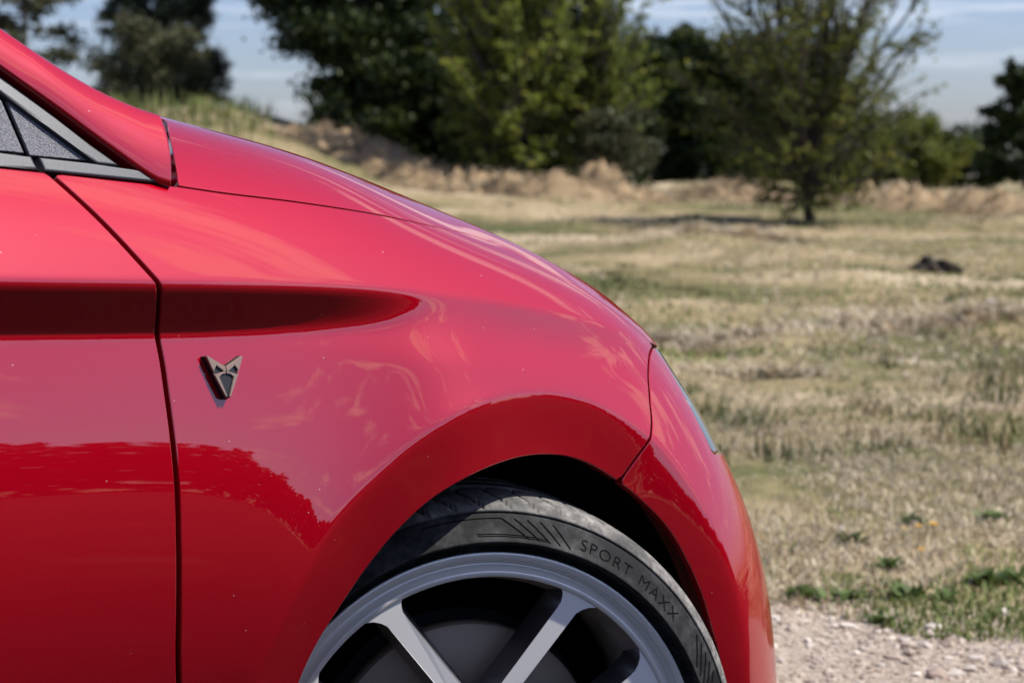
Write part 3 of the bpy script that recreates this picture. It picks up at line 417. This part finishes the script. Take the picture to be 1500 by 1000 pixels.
def gsm(a,axis,sig):
    """gaussian smooth along axis (sig in cells), edges extrapolated"""
    r=int(3*sig+1); k=np.exp(-.5*(np.arange(-r,r+1)/sig)**2); k/=k.sum()
    a=np.moveaxis(a,axis,0); p0=2*a[:1]-a[r:0:-1]; p1=2*a[-1:]-a[-2:-r-2:-1]
    b=np.concatenate([p0,a,p1],0); o=sum(k[i]*b[i:i+len(a)] for i in range(2*r+1))
    return np.moveaxis(o,0,axis)
T0A=8
DS=.005
S=np.arange(-1.35,1.46,DS); TD=np.arange(-.66,0.0001,DS); TU=np.arange(DS,.95,DS); T=np.concatenate([TD,TU]); T0=len(TD)-1
THETA=pchip([-1.4,-.5,.0,.168,.288,.393,.51,.68,.9,1.15,1.45],[0.,0.5,1.5,6,22,50,69,78,84,87,90])
TK=[-1.35,-.5,-.4,-.3,-.2,-.1,.0,.1,.25,.4,.6,1.45]
def build(TV):
    th=np.radians(THETA(S)); i0=np.argmin(abs(S))
    cx=np.concatenate([[0],np.cumsum((np.cos(th[1:])+np.cos(th[:-1]))/2*DS)]); cx-=cx[i0]
    cy=np.concatenate([[0],-np.cumsum((np.sin(th[1:])+np.sin(th[:-1]))/2*DS)]); cy+=.852-cy[i0]
    zb=spl(BODY['ZBK'],BODY['ZBV'])(S)
    Ss=S[:,None]
    # downward profile
    d=-TD[::-1][None,:]                      # 0..0.66
    base=np.radians(pchip([0,.06,.15,.25,.35,.5,.66],[17,14,9,0,-10,-18,-22])(d)+0*Ss)
    frt=np.radians(pchip([0,.06,.15,.25,.35,.5,.66],[36,34,28,17,7,-2,-10])(d)+0*Ss)
    nos=np.radians(pchip([0,.06,.15,.25,.35,.5,.66],[26,25,22,17,13,6,0])(d)+0*Ss)
    f=sm(.04,.32,Ss); til=base*(1-f)+frt*f; f=sm(.2,.6,Ss); til=til*(1-f)+nos*f
    w=pchip([-1.4,-.62,-.43,-.29,-.20,-.13,-.06],[.056,.056,.056,.051,.038,.018,0])(Ss)
    A=np.radians(30)*(1-sm(-.28,-.07,Ss))
    wl=np.maximum(w,1e-4)
    und=(1-sm(wl-.006,wl+.006,d))*sm(-.004,.006,d)
    til=til-(til+A)*und*(1-sm(-.19,-.07,Ss))
    til=til-np.radians(6)*np.exp(-(np.maximum(d,0)/.055)**1.5)*sm(-.10,.02,Ss)*(1-sm(.2,.36,Ss))
    til=gsm(til,0,4)
    dd=np.concatenate([np.zeros((len(S),1)),np.cumsum((np.sin(til[:,1:])+np.sin(til[:,:-1]))/2*DS,1)],1)
    dz=np.concatenate([np.zeros((len(S),1)),-np.cumsum((np.cos(til[:,1:])+np.cos(til[:,:-1]))/2*DS,1)],1)
    # upward profile
    u=TU[None,:]; Tm=gsm(pchip(TK,TV)(S),0,8)[:,None]
    t0=np.radians(30+T0A*sm(-.35,.12,Ss)); hood=np.radians(87.)
    r=np.clip(u/Tm,0,1)
    tu=t0+(hood-t0)*(.25*r+.75*(r*r*(3-2*r)))
    t1=np.radians(pchip([-1.4,-.3,-.1,.05,.2,.35,1.45],[80,80,73,66,58,54,54])(Ss)); tf=t0+(t1-t0)*sm(-.1,.42,r)+(hood-t1)*sm(.40,1.0,r); ff=sm(-.2,.15,Ss); tu=tu*(1-ff)+tf*ff
    tu=np.concatenate([t0,tu],1); tu=gsm(tu,0,8)
    du=np.cumsum((np.sin(tu[:,1:])+np.sin(tu[:,:-1]))/2*DS,1); dzu=np.cumsum((np.cos(tu[:,1:])+np.cos(tu[:,:-1]))/2*DS,1)
    nx,ny=np.sin(th)[:,None],np.cos(th)[:,None]
    b=.4*th[:,None]; ux,uy=np.sin(b),np.cos(b)
    X=np.concatenate([(cx[:,None]+nx*dd)[:,::-1],cx[:,None]-ux*du],1)
    Y=np.concatenate([(cy[:,None]+ny*dd)[:,::-1],cy[:,None]-uy*du],1)
    Z=np.concatenate([(zb[:,None]+dz)[:,::-1],zb[:,None]+dzu],1)
    G=np.stack([X,Y,Z],-1)
    G=gsm(gsm(G,1,.8),0,2)
    return G
def normals(G):
    a=np.gradient(G,axis=0); b=np.gradient(G,axis=1); n=-np.cross(a,b); n/=np.linalg.norm(n,axis=-1,keepdims=True)+1e-12
    return n
def bil(G,s,t):
    a=np.clip((s-S[0])/DS,0,len(S)-1.001); b=np.clip((t-T[0])/DS,0,len(T)-1.001)
    i=a.astype(int); j=b.astype(int); fa=(a-i)[...,None]; fb=(b-j)[...,None]
    return G[i,j]*(1-fa)*(1-fb)+G[i+1,j]*fa*(1-fb)+G[i,j+1]*(1-fa)*fb+G[i+1,j+1]*fa*fb
def sdf(poly,s,t):
    """signed distance in (s,t) to closed polygon, >0 inside"""
    poly=np.asarray(poly,float); D=np.full(s.shape,1e9); ins=np.zeros(s.shape,bool)
    for (x0,y0),(x1,y1) in zip(poly,np.roll(poly,-1,0)):
        ex,ey=x1-x0,y1-y0; L=ex*ex+ey*ey+1e-15
        u=np.clip(((s-x0)*ex+(t-y0)*ey)/L,0,1); D=np.minimum(D,(s-x0-u*ex)**2+(t-y0-u*ey)**2)
        c=((y0>t)!=(y1>t))&(s<(x1-x0)*(t-y0)/(y1-y0+1e-15)+x0); ins^=c
    return np.where(ins,1,-1)*np.sqrt(D)
def crs(pts,n=8):
    """dense Catmull-Rom through points"""
    P=np.asarray(pts,float); P=np.vstack([2*P[0]-P[1],P,2*P[-1]-P[-2]]); o=[]
    for i in range(1,len(P)-2):
        for u in np.arange(n)/n:
            o.append(.5*((2*P[i])+(-P[i-1]+P[i+1])*u+(2*P[i-1]-5*P[i]+4*P[i+1]-P[i+2])*u*u+(-P[i-1]+3*P[i]-3*P[i+1]+P[i+2])*u**3))
    o.append(P[-2]); return np.array(o)
FLARE=.022; INSET=.017
def archdisp(G,ari,aro):
    SS,TT=np.meshgrid(S,T,indexing='ij'); m=(abs(SS)<.8)&(TT<.02)
    po=np.full(SS.shape,1.); pi=np.full(SS.shape,1.)
    po[m]=-sdf(crs(aro,6),SS[m],TT[m]); pi[m]=-sdf(crs(ari,6),SS[m],TT[m])     # >0 outside
    fade=sm(0,.09,-TT)
    fl=FLARE*np.exp(-(np.maximum(po,0)/.07))*fade
    w=gsm(gsm(np.clip(np.maximum(pi,0)+np.maximum(-po,0),.03,.11),0,6),1,6)
    b=np.clip(np.maximum(-po,0)/w,0,2)
    ins=-INSET*b
    # soften the edge slightly
    dis=gsm(gsm(fl+ins,0,.6),1,.6)
    th=np.radians(THETA(S))[:,None]
    H=G.copy(); H[...,0]+=np.sin(th)*dis; H[...,1]+=np.cos(th)*dis
    return H
SURF = archdisp(build(BODY['TV']), BODY['ARI'], BODY['ARO']); SNRM = normals(SURF)
GS, GT = np.meshgrid(S, T, indexing='ij')
FLIP = np.array([1., -1., 1.])                           # car frame -> object frame
car = empty('car', (0, 0, 0), math.radians(44)); 
_psi = math.radians(44); _fw = np.array([math.cos(_psi), math.sin(_psi)]); _out = np.array([math.sin(_psi), -math.cos(_psi)])
_o = np.array([-.0315, 2.19]) + .053 * _fw - .872 * _out; car.location = (_o[0], _o[1], 0)
tag(car, 'glossy red hatchback with silver alloy wheel turned towards the viewer', 'car')
def panel(name, poly, gap=.0026, arch=False, mirror=False, rad=.0016, deep=.016, material=None, lift=0., parent=car, hole=None):
    f = sdf(poly, GS, GT) - gap
    if arch: f = np.minimum(f, -sdf(np.vstack([crs(BODY['ARI'], 6), [(.3, -.8), (-.34, -.8)]]), GS, GT))
    if hole is not None: f = np.minimum(f, -sdf(hole, GS, GT) - gap)
    ymin = None
    if mirror: f = np.minimum(f, SURF[..., 1] + 1e-5)
    f = f - rad
    nS, nT = f.shape; ins = f > 0; cnt = ins[:-1, :-1].astype(int) + ins[1:, :-1] + ins[1:, 1:] + ins[:-1, 1:]
    idx = -np.ones((nS, nT), int); V = []; NV = []; use = np.zeros_like(ins); full = cnt == 4; part = (cnt > 0) & (cnt < 4)
    a = full | part; use[:-1, :-1] |= a; use[1:, :-1] |= a; use[1:, 1:] |= a; use[:-1, 1:] |= a; use &= ins
    idx[use] = np.arange(use.sum()); V = [SURF[use]]; NV = [SNRM[use]]; nv = int(use.sum())
    I, J = np.nonzero(full); F = [np.stack([idx[I, J], idx[I + 1, J], idx[I + 1, J + 1], idx[I, J + 1]], 1).ravel()]; C = [np.full(len(I), 4)]
    gs, gt = np.gradient(f, DS); cut = {}; ex = []; exn = []; exm = []; bedge = []
    du = np.gradient(SURF, DS, axis=0); dv = np.gradient(SURF, DS, axis=1)
    def cutv(p, q):
        nonlocal nv
        k = (p, q) if p < q else (q, p)
        if k in cut: return cut[k]
        (a0, b0), (a1, b1) = k; u = f[k[0]] / (f[k[0]] - f[k[1]]); L = lambda A: A[k[0]] * (1 - u) + A[k[1]] * u
        ex.append(L(SURF)); n = L(SNRM); n = n / np.linalg.norm(n); exn.append(n); m = du[k[0]] * gs[k[0]] + dv[k[0]] * gt[k[0]]; m = m - n * (m @ n); exm.append(m / (np.linalg.norm(m) + 1e-9)); cut[k] = nv; nv += 1; return cut[k]
    pf = []; pc = []
    for i, j in zip(*np.nonzero(part)):
        cs = [(i, j), (i + 1, j), (i + 1, j + 1), (i, j + 1)]; poly_ = []; flag = []
        for k in range(4):
            p, q = cs[k], cs[(k + 1) % 4]
            if ins[p]: poly_.append(idx[p]); flag.append(0)
            if ins[p] != ins[q]: poly_.append(cutv(p, q)); flag.append(1)
        pf += poly_; pc.append(len(poly_))
        for k in range(len(poly_)):
            if flag[k] and flag[(k + 1) % len(poly_)]: bedge.append((poly_[k], poly_[(k + 1) % len(poly_)]))
    if ex:
        V.append(np.array(ex)); NV.append(np.array(exn)); F.append(np.array(pf)); C.append(np.array(pc))
        base = int(use.sum()); E = np.array(ex); EN = np.array(exn); EM = np.array(exm); be = np.array(bedge)
        if mirror: be = be[~((E[be[:, 0] - base, 1] < .004) & (E[be[:, 1] - base, 1] < .004))]
        prev = None; ring = be
        for k, al in enumerate([.4, .8, 1.2, 1.5708, -1]):
            if al > 0: p = E - EM * rad * math.sin(al) - EN * rad * (1 - math.cos(al)); q = EN * math.cos(al) - EM * math.sin(al)
            else: p = E - EM * rad - EN * (rad + deep); q = -EM
            V.append(p); NV.append(q); new = be - base + nv; nv += len(E)
            F.append(np.stack([ring[:, 1], ring[:, 0], new[:, 0], new[:, 1]], 1).ravel()); C.append(np.full(len(ring), 4)); ring = new
    V = np.concatenate(V); NV = np.concatenate(NV); F = np.concatenate(F); C = np.concatenate(C)
    V = V + NV * lift
    if mirror:
        n0 = len(V); V = np.vstack([V, V * FLIP]); NV = np.vstack([NV, NV * FLIP]); st = np.r_[0, np.cumsum(C)]; F2 = np.concatenate([F[st[k]:st[k + 1]][::-1] for k in range(len(C))]) + n0; F = np.r_[F, F2]; C = np.r_[C, C]
    me = arr_mesh(name, V * FLIP, F, C); me.normals_split_custom_set_from_vertices((NV * FLIP).tolist())
    return link(name, me, parent, [material or M['paint']])
B = BODY; cat_ = lambda *a: np.vstack([np.atleast_2d(np.array(x, float)) for x in a])
DOOR = crs(B['DOOR'][4:], 6); DOOR = cat_(crs(B['DOOR'][:5], 6)[:-1], DOOR); TRIMC = B['TRIM']; GAPC = crs(B['GAP'], 6); BUMPC = cat_(crs(B['BUMP'][:6], 6)[:-1], crs(B['BUMP'][5:], 4)); HLC = crs(B['HL'], 5); HRC = crs(B['HREAR'], 6)
GSH = np.stack([0 * GAPC[:, 0], .0018 + .0006 * sm(-.1, .02, GAPC[:, 0])], 1)
door = panel('front_door', cat_((-1.30, .15), TRIMC[:3], DOOR, (-.474, -.60), (-1.30, -.60)))
fend = panel('front_wing', cat_(DOOR[0], TRIMC[4:6], GAPC + GSH, BUMPC + (.0022, 0), (.1, -.3), (.0, -.62), (-.474, -.62), DOOR[::-1][:-1]), arch=True)
bonnet = panel('bonnet', cat_(GAPC - GSH, (.30, .004), (.5, .006), (1.47, .006), (1.47, .99), (-.30, .99), (-.335, .45), HRC[:-1]), mirror=True, deep=.012, rad=.001)
bump_ = panel('front_bumper', cat_(BUMPC[::-1], HLC[1:], (.345, -.15), (.40, -.165), (.7, -.17), (1.47, -.17), (1.47, -.655), (.2, -.655), (.1, -.3)), gap=.0008, arch=True, mirror=True, rad=.0012)
lamp = panel('headlight', cat_(HLC[::-1], (.30, .001), (.5, .003), (.72, .003), (.70, -.10), (.62, -.165), (.40, -.160), (.345, -.145)), gap=.0012, material=M['lamp'], lift=-.001)
grille = panel('grille', cat_((.73, .0), (1.47, .0), (1.47, -.165), (.66, -.165), (.71, -.1)), gap=.002, mirror=True, material=M['black'], lift=-.004)
for o in (door, fend, lamp):
    c = o.copy(); COL.objects.link(c); c.scale = (1, -1, 1)
def bmobj(name, bm, m, parent=None, smooth=False):
    me = bpy.data.meshes.new(name); bmesh.ops.recalc_face_normals(bm, faces=bm.faces[:]); bm.to_mesh(me); bm.free()
    if smooth: me.polygons.foreach_set('use_smooth', [True] * len(me.polygons))
    return link(name, me, parent, [m] if not isinstance(m, (list, tuple)) else m)
def slab(name, loop, depth, m, parent, bev=.0012):
    """planar 3-D loop in the car frame, extruded inboard and chamfered"""
    P = [Vector(p * FLIP) for p in np.asarray(loop, float)]; bm = bmesh.new(); vs_ = [bm.verts.new(p) for p in P]; f = bm.faces.new(vs_); f.normal_update()
    if f.normal.y > 0: f.normal_flip()
    n = f.normal.copy(); r = bmesh.ops.extrude_face_region(bm, geom=[f]); top = [v for v in r['geom'] if isinstance(v, bmesh.types.BMVert)]
    for v in vs_: v.co -= n * depth
    ed = [e for e in bm.edges if all(v in top for v in e.verts)]
    if bev: bmesh.ops.bevel(bm, geom=ed, offset=bev, segments=3, affect='EDGES', profile=.5)
    return bmobj(name, bm, m, parent)
# pillar beside the windscreen
def pillar():
    bt = crs(B['PIL_BOT'], 10); tp = crs(B['PIL_TOP'], 10); nb_ = len(bt); rows = []
    ch = tp - bt; nrm = np.array([.12, .90, .42]); nrm /= np.linalg.norm(nrm)
    rows.append(bt - nrm * .016 + ch * .012); rows.append(bt - nrm * .004)
    for v in np.linspace(0, 1, 15): rows.append(bt + ch * v + nrm * (np.linalg.norm(ch, axis=1)[:, None] * .34 * v * (1 - v)))
    for dy, dz in ((.012, -.001), (.03, -.004), (.05, -.010)): rows.append(tp + np.array([0, -dy, dz]))
    P = np.stack(rows, 1); end = P[-1:] - nrm * .014; P = np.concatenate([P, P[-1:] + np.array([.0012, 0, -.0008]) - nrm * .0015, end], 0)
    o = link('windscreen_pillar', grid_mesh('windscreen_pillar', P * FLIP), car, [M['paint']]); return o
pil = pillar(); c = pil.copy(); COL.objects.link(c); c.scale = (1, -1, 1)
slab('shut_line_backing', B['BACK'], .01, M['cavity'], car, 0)
slab('window_frame_strip', cat_(B['STRIP_UP'], B['STRIP_LO'][::-1]), .008, M['trim'], car, .002)
slab('corner_panel', B['TRI'], .004, M['grain'], car, .0006)
slab('mirror_base_panel', B['SAIL'], .004, M['grain'], car, .0006)
slab('belt_trim', B['TRIM_F'], .010, M['trim'], car, .0022)
slab('belt_trim', B['TRIM_R'], .010, M['trim'], car, .0022)
# windscreen and side glass
def quad(name, pts, m):
    P = np.array(pts, float) * FLIP; return link(name, arr_mesh(name, P, [0, 1, 2, 3], 4, False), car, [m])
_t0, _t1 = B['PIL_TOP'][-1], B['PIL_TOP'][0]
_w = np.array([[np.array([(_t0[0] + (.10 * (1 - v * v))) * (1 - u) + (_t1[0] + .08 * (1 - v * v)) * u, v * ((_t0[1] - .05) * (1 - u) + (_t1[1] - .05) * u), (_t0[2] - .012) * (1 - u) + (_t1[2] - .012) * u + .015 * (1 - v * v)]) for v in np.linspace(-1, 1, 21)] for u in np.linspace(0, 1, 10)])
link('windscreen', grid_mesh('windscreen', _w * FLIP), car, [M['glass']])
quad('side_window', [B['TRIM_R'][0] + (-.43, -.012, 0), B['SAIL'][3] + (0, -.003, 0), B['SAIL'][0] + (0, -.003, 0), B['STRIP_LO'][0] + (-.2, -.03, .12)], M['glass'])
# dark block added inside the body to stop light leaks; dark wheel housing
def box(name, lo, hi, m):
    bm = bmesh.new(); bmesh.ops.create_cube(bm, size=1); lo = np.array(lo); hi = np.array(hi)
    for v in bm.verts: v.co = Vector((lo + hi) / 2 + np.array(v.co) * (hi - lo))
    bmesh.ops.bevel(bm, geom=bm.edges[:], offset=.02, segments=2, affect='EDGES'); return bmobj(name, bm, m, car)
box('light_leak_block', (-1.3, -.50, .17), (.5, .50, .72), M['cavity']); box('sill', (-1.3, -.80, .2), (-.40, .80, .33), M['black'])
def liner(side):
    a = np.linspace(math.radians(-35), math.radians(215), 48); ys = [.835, .80, .70, .60, .5, .42]; P = np.array([[(math.cos(t) * .372 - .012, y * side, .325 + math.sin(t) * .372) for y in ys] + [(math.cos(t) * .2 - .012, .42 * side, .325 + math.sin(t) * .2)] for t in a])
    link('wheel_arch_liner', grid_mesh('wheel_arch_liner', P), car, [M['cavity']])
liner(-1); liner(1)
# ------------------------------------------------------------------ wheel (wheel frame: a right, b up, w outward)
def lathe(name, prof, n, m, parent, mi=None):
    a = np.linspace(0, 2 * np.pi, n, endpoint=False); p = np.array(prof, float); P = np.stack([p[None, :, 1] * np.cos(a)[:, None], p[None, :, 1] * np.sin(a)[:, None], np.repeat(p[None, :, 0], n, 0)], -1)
    return link(name, grid_mesh(name, P, closed_u=True), parent, m if isinstance(m, list) else [m])
TPROF = [(-.014, .2530), (-.012, .2580), (-.008, .2630), (.0, .2672), (.0105, .2702), (.0125, .2718), (.0118, .2735), (.0090, .2768), (.0060, .2815), (.0030, .2868), (.0, .2925), (-.003, .2975), (-.0050, .3005), (-.0055, .3013), (-.0080, .3012), (-.0083, .3026), (-.0066, .3032), (-.0085, .3055), (-.0125, .3092), (-.017, .3122), (-.0215, .3146)]
SHW = np.concatenate([np.linspace(-.0255, -.074, 15)]); SHR = .3146 + (.3200 - .3146) * (1 - np.exp((SHW + .0215) / .014))
TPROF += list(zip(SHW, SHR)) + [(-.0755, .3135), (-.084, .3135), (-.0855, .3203), (-.11, .3206), (-.1115, .3135), (-.121, .3135), (-.1225, .3206), (-.148, .3203), (-.1495, .3135), (-.158, .3135), (-.1595, .3198), (-.2, .318), (-.218, .311), (-.232, .300), (-.238, .285), (-.232, .265), (-.222, .2530)]
TPI = np.array(TPROF)
def tyre(parent):
    n = 1680; a = np.linspace(0, 2 * np.pi, n, endpoint=False); p = TPI; w = p[:, 0][None]; R = np.repeat(p[:, 1][None], n, 0).copy(); W = np.repeat(w, n, 0).copy()
    pitch = 2 * np.pi / 60; sh = (w < -.0100) & (w > -.0748)
    ph = (a[:, None] + (w + .015) * 3.0 + 40 * (w + .015) ** 2) / pitch; d = np.abs(ph - np.round(ph)) * pitch * .318; dep = .0075 * np.clip((.0021 - d) / .0007, 0, 1) * sh * np.clip((-.0105 - w) / .004, 0, 1)
    R -= dep
    P = np.stack([R * np.cos(a)[:, None], R * np.sin(a)[:, None], W], -1); return link('tyre', grid_mesh('tyre', P, closed_u=True), parent, [M['rubber']])
RPROF = [(-.016, .2535), (-.004, .2580), (-.0005, .2586), (.0008, .2578), (.0010, .2562), (.0010, .2518), (.0002, .2508), (-.0030, .2502), (-.0085, .2488), (-.0115, .2462), (-.0110, .2428), (-.0072, .2398), (-.0028, .2378), (-.0012, .2369), (-.0008, .2360), (-.0010, .2318), (-.0022, .2306)]
BPROF = [(-.0022, .2306), (-.006, .2300), (-.016, .2290), (-.030, .2255), (-.042, .2215), (-.060, .2195), (-.14, .2195), (-.175, .222), (-.185, .232), (-.20, .243)]
def prism(name, loop, wf, back, depth, mats, parent, bev=.0009):
    """closed 2-D loop; front at w=wf(x,y), back loop offset outwards for draft"""
    bm = bmesh.new(); L = np.array(loop); n = len(L); f = [bm.verts.new((x, y, wf(x, y))) for x, y in L]; b = [bm.verts.new((x, y, wf(x, y) - depth)) for x, y in back]
    top = bm.faces.new(f); top.material_index = 0
    for i in range(n): q = bm.faces.new((f[i], b[i], b[(i + 1) % n], f[(i + 1) % n])); q.material_index = 1; q.smooth = True
    bm.faces.new(b[::-1]).material_index = 1
    ed = list(top.edges); bmesh.ops.bevel(bm, geom=ed, offset=bev, segments=2, affect='EDGES'); return bmobj(name, bm, mats, parent)
def spoke_mesh(parent, rot, mirror_):
    I = np.array([.0085, .070]); ang = math.radians(61); O = np.array([math.cos(ang), math.sin(ang)]) * .2345; d = O - I; Ln = np.linalg.norm(d); d /= Ln; p = np.array([d[1], -d[0]]); us = np.r_[np.linspace(0, .80, 6), np.linspace(.84, 1, 9)]
    def outline(extra):
        hw = .0102 + .0012 * us + extra; fl = np.clip((us - .86) / .14, 0, 1) ** 2.6 * .020; c = I + d * Ln * us[:, None]; Rt = c + p * (hw + fl)[:, None]; Lf = c - p * (hw + fl)[:, None]
        for A in (Rt, Lf):
            r = np.hypot(*A.T); k = r > .2335; A[k] *= (.2335 / r[k])[:, None]
        return np.vstack([Rt, Lf[::-1]])
    f = outline(0.); b = outline(.0075); r = np.hypot(*b.T); k = r > .229; b[k] *= (.229 / r[k])[:, None]
    if mirror_: f = f[::-1] * (-1, 1); b = b[::-1] * (-1, 1)
    c, s = math.cos(rot), math.sin(rot); Rm = np.array([[c, s], [-s, c]]); f = f @ Rm; b = b @ Rm
    return prism('spoke', f, lambda x, y: -.0026 - .016 * (1 - min(1, math.hypot(x, y) / .232)) ** 1.2, b, .042, [M['alloy'], M['alloy_dark']], parent)
def lettering(parent, text, th0, th1, rlo, rhi, name):
    cu = bpy.data.curves.new('text', 'FONT'); cu.body = text; cu.size = 1; cu.resolution_u = 3; cu.offset = -.012; cu.space_character = 1.15; ob = bpy.data.objects.new('text', cu); COL.objects.link(ob); bpy.context.view_layer.update()
    me = bpy.data.meshes.new_from_object(ob.evaluated_get(bpy.context.evaluated_depsgraph_get())); bpy.data.objects.remove(ob)
    V = np.array([v.co[:] for v in me.vertices]); x = (V[:, 0] - V[:, 0].min()) / np.ptp(V[:, 0]); y = (V[:, 1] - V[:, 1].min()) / np.ptp(V[:, 1]); th = np.radians(th0 + (th1 - th0) * x); R = rlo + (rhi - rlo) * y; W = np.interp(R, TPI[5:14, 1], TPI[5:14, 0]) + .0005
    P = np.stack([R * np.cos(th), R * np.sin(th), W], 1); me.vertices.foreach_set('co', P.astype(np.float32).ravel()); me.update(); me.name = name; return link(name, me, parent, [M['groove']])
def strips(parent):
    V = []; F = []
    def st(t0, r0, t1, r1, w=.0007, n=6):
        k = np.linspace(0, 1, n); th = np.radians(t0 + (t1 - t0) * k); R = r0 + (r1 - r0) * k; W = np.interp(R, TPI[5:14, 1], TPI[5:14, 0]) + .0005; P = np.stack([R * np.cos(th), R * np.sin(th), W], 1); T_ = np.gradient(P, axis=0); T_ /= np.linalg.norm(T_, axis=1, keepdims=True); q = np.cross(T_, [0, 0, 1.]); b = len(V)
        for a_, c_ in zip(P, q): V.append(a_ - c_ * w); V.append(a_ + c_ * w)
        for i in range(n - 1): F.extend([b + 2 * i, b + 2 * i + 1, b + 2 * i + 3, b + 2 * i + 2])
    for k in range(5): st(86 - 3.0 * k, .2965, 79.5 - 2.6 * k, .2765, .0009)
    st(104, .2965, 86, .2965, .0007, 12); st(92, .2805, 75, .2790, .0006, 12); st(92, .2785, 75, .2772, .0006, 12)
    for k in range(5): st(30 - 2.4 * k, .2965, 24 - 2.4 * k, .2765, .0009)
    link('sidewall_marking', arr_mesh('sidewall_marking', np.array(V), F, 4, False), parent, [M['groove']])['kind'] = 'stuff'
STEER = math.radians(27)
def wheel(side):
    h = empty('wheel'); h.parent = car
    if side > 0: n = Vector((-math.sin(STEER), -math.cos(STEER), 0)); a = Vector((math.cos(STEER), -math.sin(STEER), 0)); loc = Vector((-.053, -.872, .322))
    else: n = Vector((math.sin(STEER), math.cos(STEER), 0)); a = Vector((-math.cos(STEER), math.sin(STEER), 0)); loc = Vector((.053, .872, .322))
    m = Matrix.Identity(4); m.col[0][:3] = a; m.col[1][:3] = (0, 0, 1); m.col[2][:3] = n; m.col[3][:3] = loc; h.matrix_local = m
    tyre(h); lathe('rim', RPROF, 512, M['rim_metal'], h); lathe('barrel', BPROF, 256, M['barrel'], h)
    for k in range(4):
        for q in (0, 1): spoke_mesh(h, k * math.pi / 2, q)
    lathe('hub', [(-.06, .088), (-.022, .086), (-.016, .080), (-.016, .034), (-.010, .032), (-.008, .028), (-.008, .0005)], 64, M['alloy_dark'], h)
    for k in range(5):
        t = k * 1.2566; bm = bmesh.new(); bmesh.ops.create_cone(bm, cap_ends=True, segments=6, radius1=.010, radius2=.009, depth=.018, matrix=Matrix.Translation((.056 * math.sin(t), .056 * math.cos(t), -.010))); bmobj('wheel_bolt', bm, M['trim'], h)
    lathe('brake_disc', [(-.100, .060), (-.088, .062), (-.086, .080), (-.086, .158), (-.088, .160), (-.110, .160), (-.112, .158), (-.112, .06)], 128, M['disc'], h)
    lathe('brake_shield', [(-.125, .02), (-.125, .165), (-.128, .17)], 64, M['cavity'], h)
    if side > 0: lettering(h, 'SPORT', 66.6, 52.6, .2798, .2918, 'lettering'); lettering(h, 'MAXX', 49.8, 36.6, .2798, .2918, 'lettering'); strips(h)
    return h
wheel(1); wheel(-1)
# ------------------------------------------------------------------ emblem on the wing
def emblem():
    s0, t0 = B['EMB'][0]; p = bil(SURF, np.array([s0]), np.array([t0]))[0]; e1 = bil(SURF, np.array([s0 + .02]), np.array([t0]))[0] - p; e2 = bil(SURF, np.array([s0]), np.array([t0 + .02]))[0] - p
    p, e1, e2 = [Vector(v * FLIP) for v in (p, e1, e2)]; n = e1.cross(e2).normalized(); e1.normalize(); e2 = n.cross(e1).normalized(); h = empty('emblem'); h.parent = car; m = Matrix.Identity(4); m.col[0][:3] = e1; m.col[1][:3] = e2; m.col[2][:3] = n; m.col[3][:3] = p - n * .001; h.matrix_local = m
    sx, sy = .0235, .0222; Sx = lambda L: [(x * sx, y * sy) for x, y in L]
    outer = Sx([(-1, .96), (-.86, 1.0), (0, .50), (.86, 1.0), (1, .96), (.13, -1), (-.13, -1)])
    bm = bmesh.new(); v = [bm.verts.new((x, y, 0)) for x, y in outer]; f = bm.faces.new(v); r = bmesh.ops.extrude_face_region(bm, geom=[f]); tv = [q for q in r['geom'] if isinstance(q, bmesh.types.BMVert)]
    for q in tv: q.co.z += .0075; q.co.x *= .93; q.co.y = q.co.y * .95 + .0002
    bmesh.ops.bevel(bm, geom=[e for e in bm.edges if all(q in tv for q in e.verts)], offset=.0006, segments=2, affect='EDGES'); bmobj('emblem_base', bm, M['badge_black'], h)
    def poly(L, z0, z1, name):
        bm = bmesh.new(); v = [bm.verts.new((x, y, z0)) for x, y in Sx(L)]; f = bm.faces.new(v); r = bmesh.ops.extrude_face_region(bm, geom=[f]); tv = [q for q in r['geom'] if isinstance(q, bmesh.types.BMVert)]
        for q in tv: q.co.z = z1
        bmesh.ops.bevel(bm, geom=[e for e in bm.edges if all(q in tv for q in e.verts)], offset=.0005, segments=2, affect='EDGES'); bmobj(name, bm, M['bronze'], h)
    for s in (1, -1):
        F_ = lambda L: [(x * s, y) for x, y in L]
        poly(F_([(.93, .93), (.84, .93), (.02, .45), (.0, .28), (.10, .22), (.46, .50), (.60, .30), (.55, .18), (.68, .30)]), .0070, .0098, 'emblem_arm')
        poly(F_([(.02, .30), (.16, .22), (.56, .10), (.64, .20), (.60, .06), (.14, -.90), (.04, -.90), (.36, -.02), (.22, .10), (.02, .14)]), .0070, .0096, 'emblem_blade')
emblem()
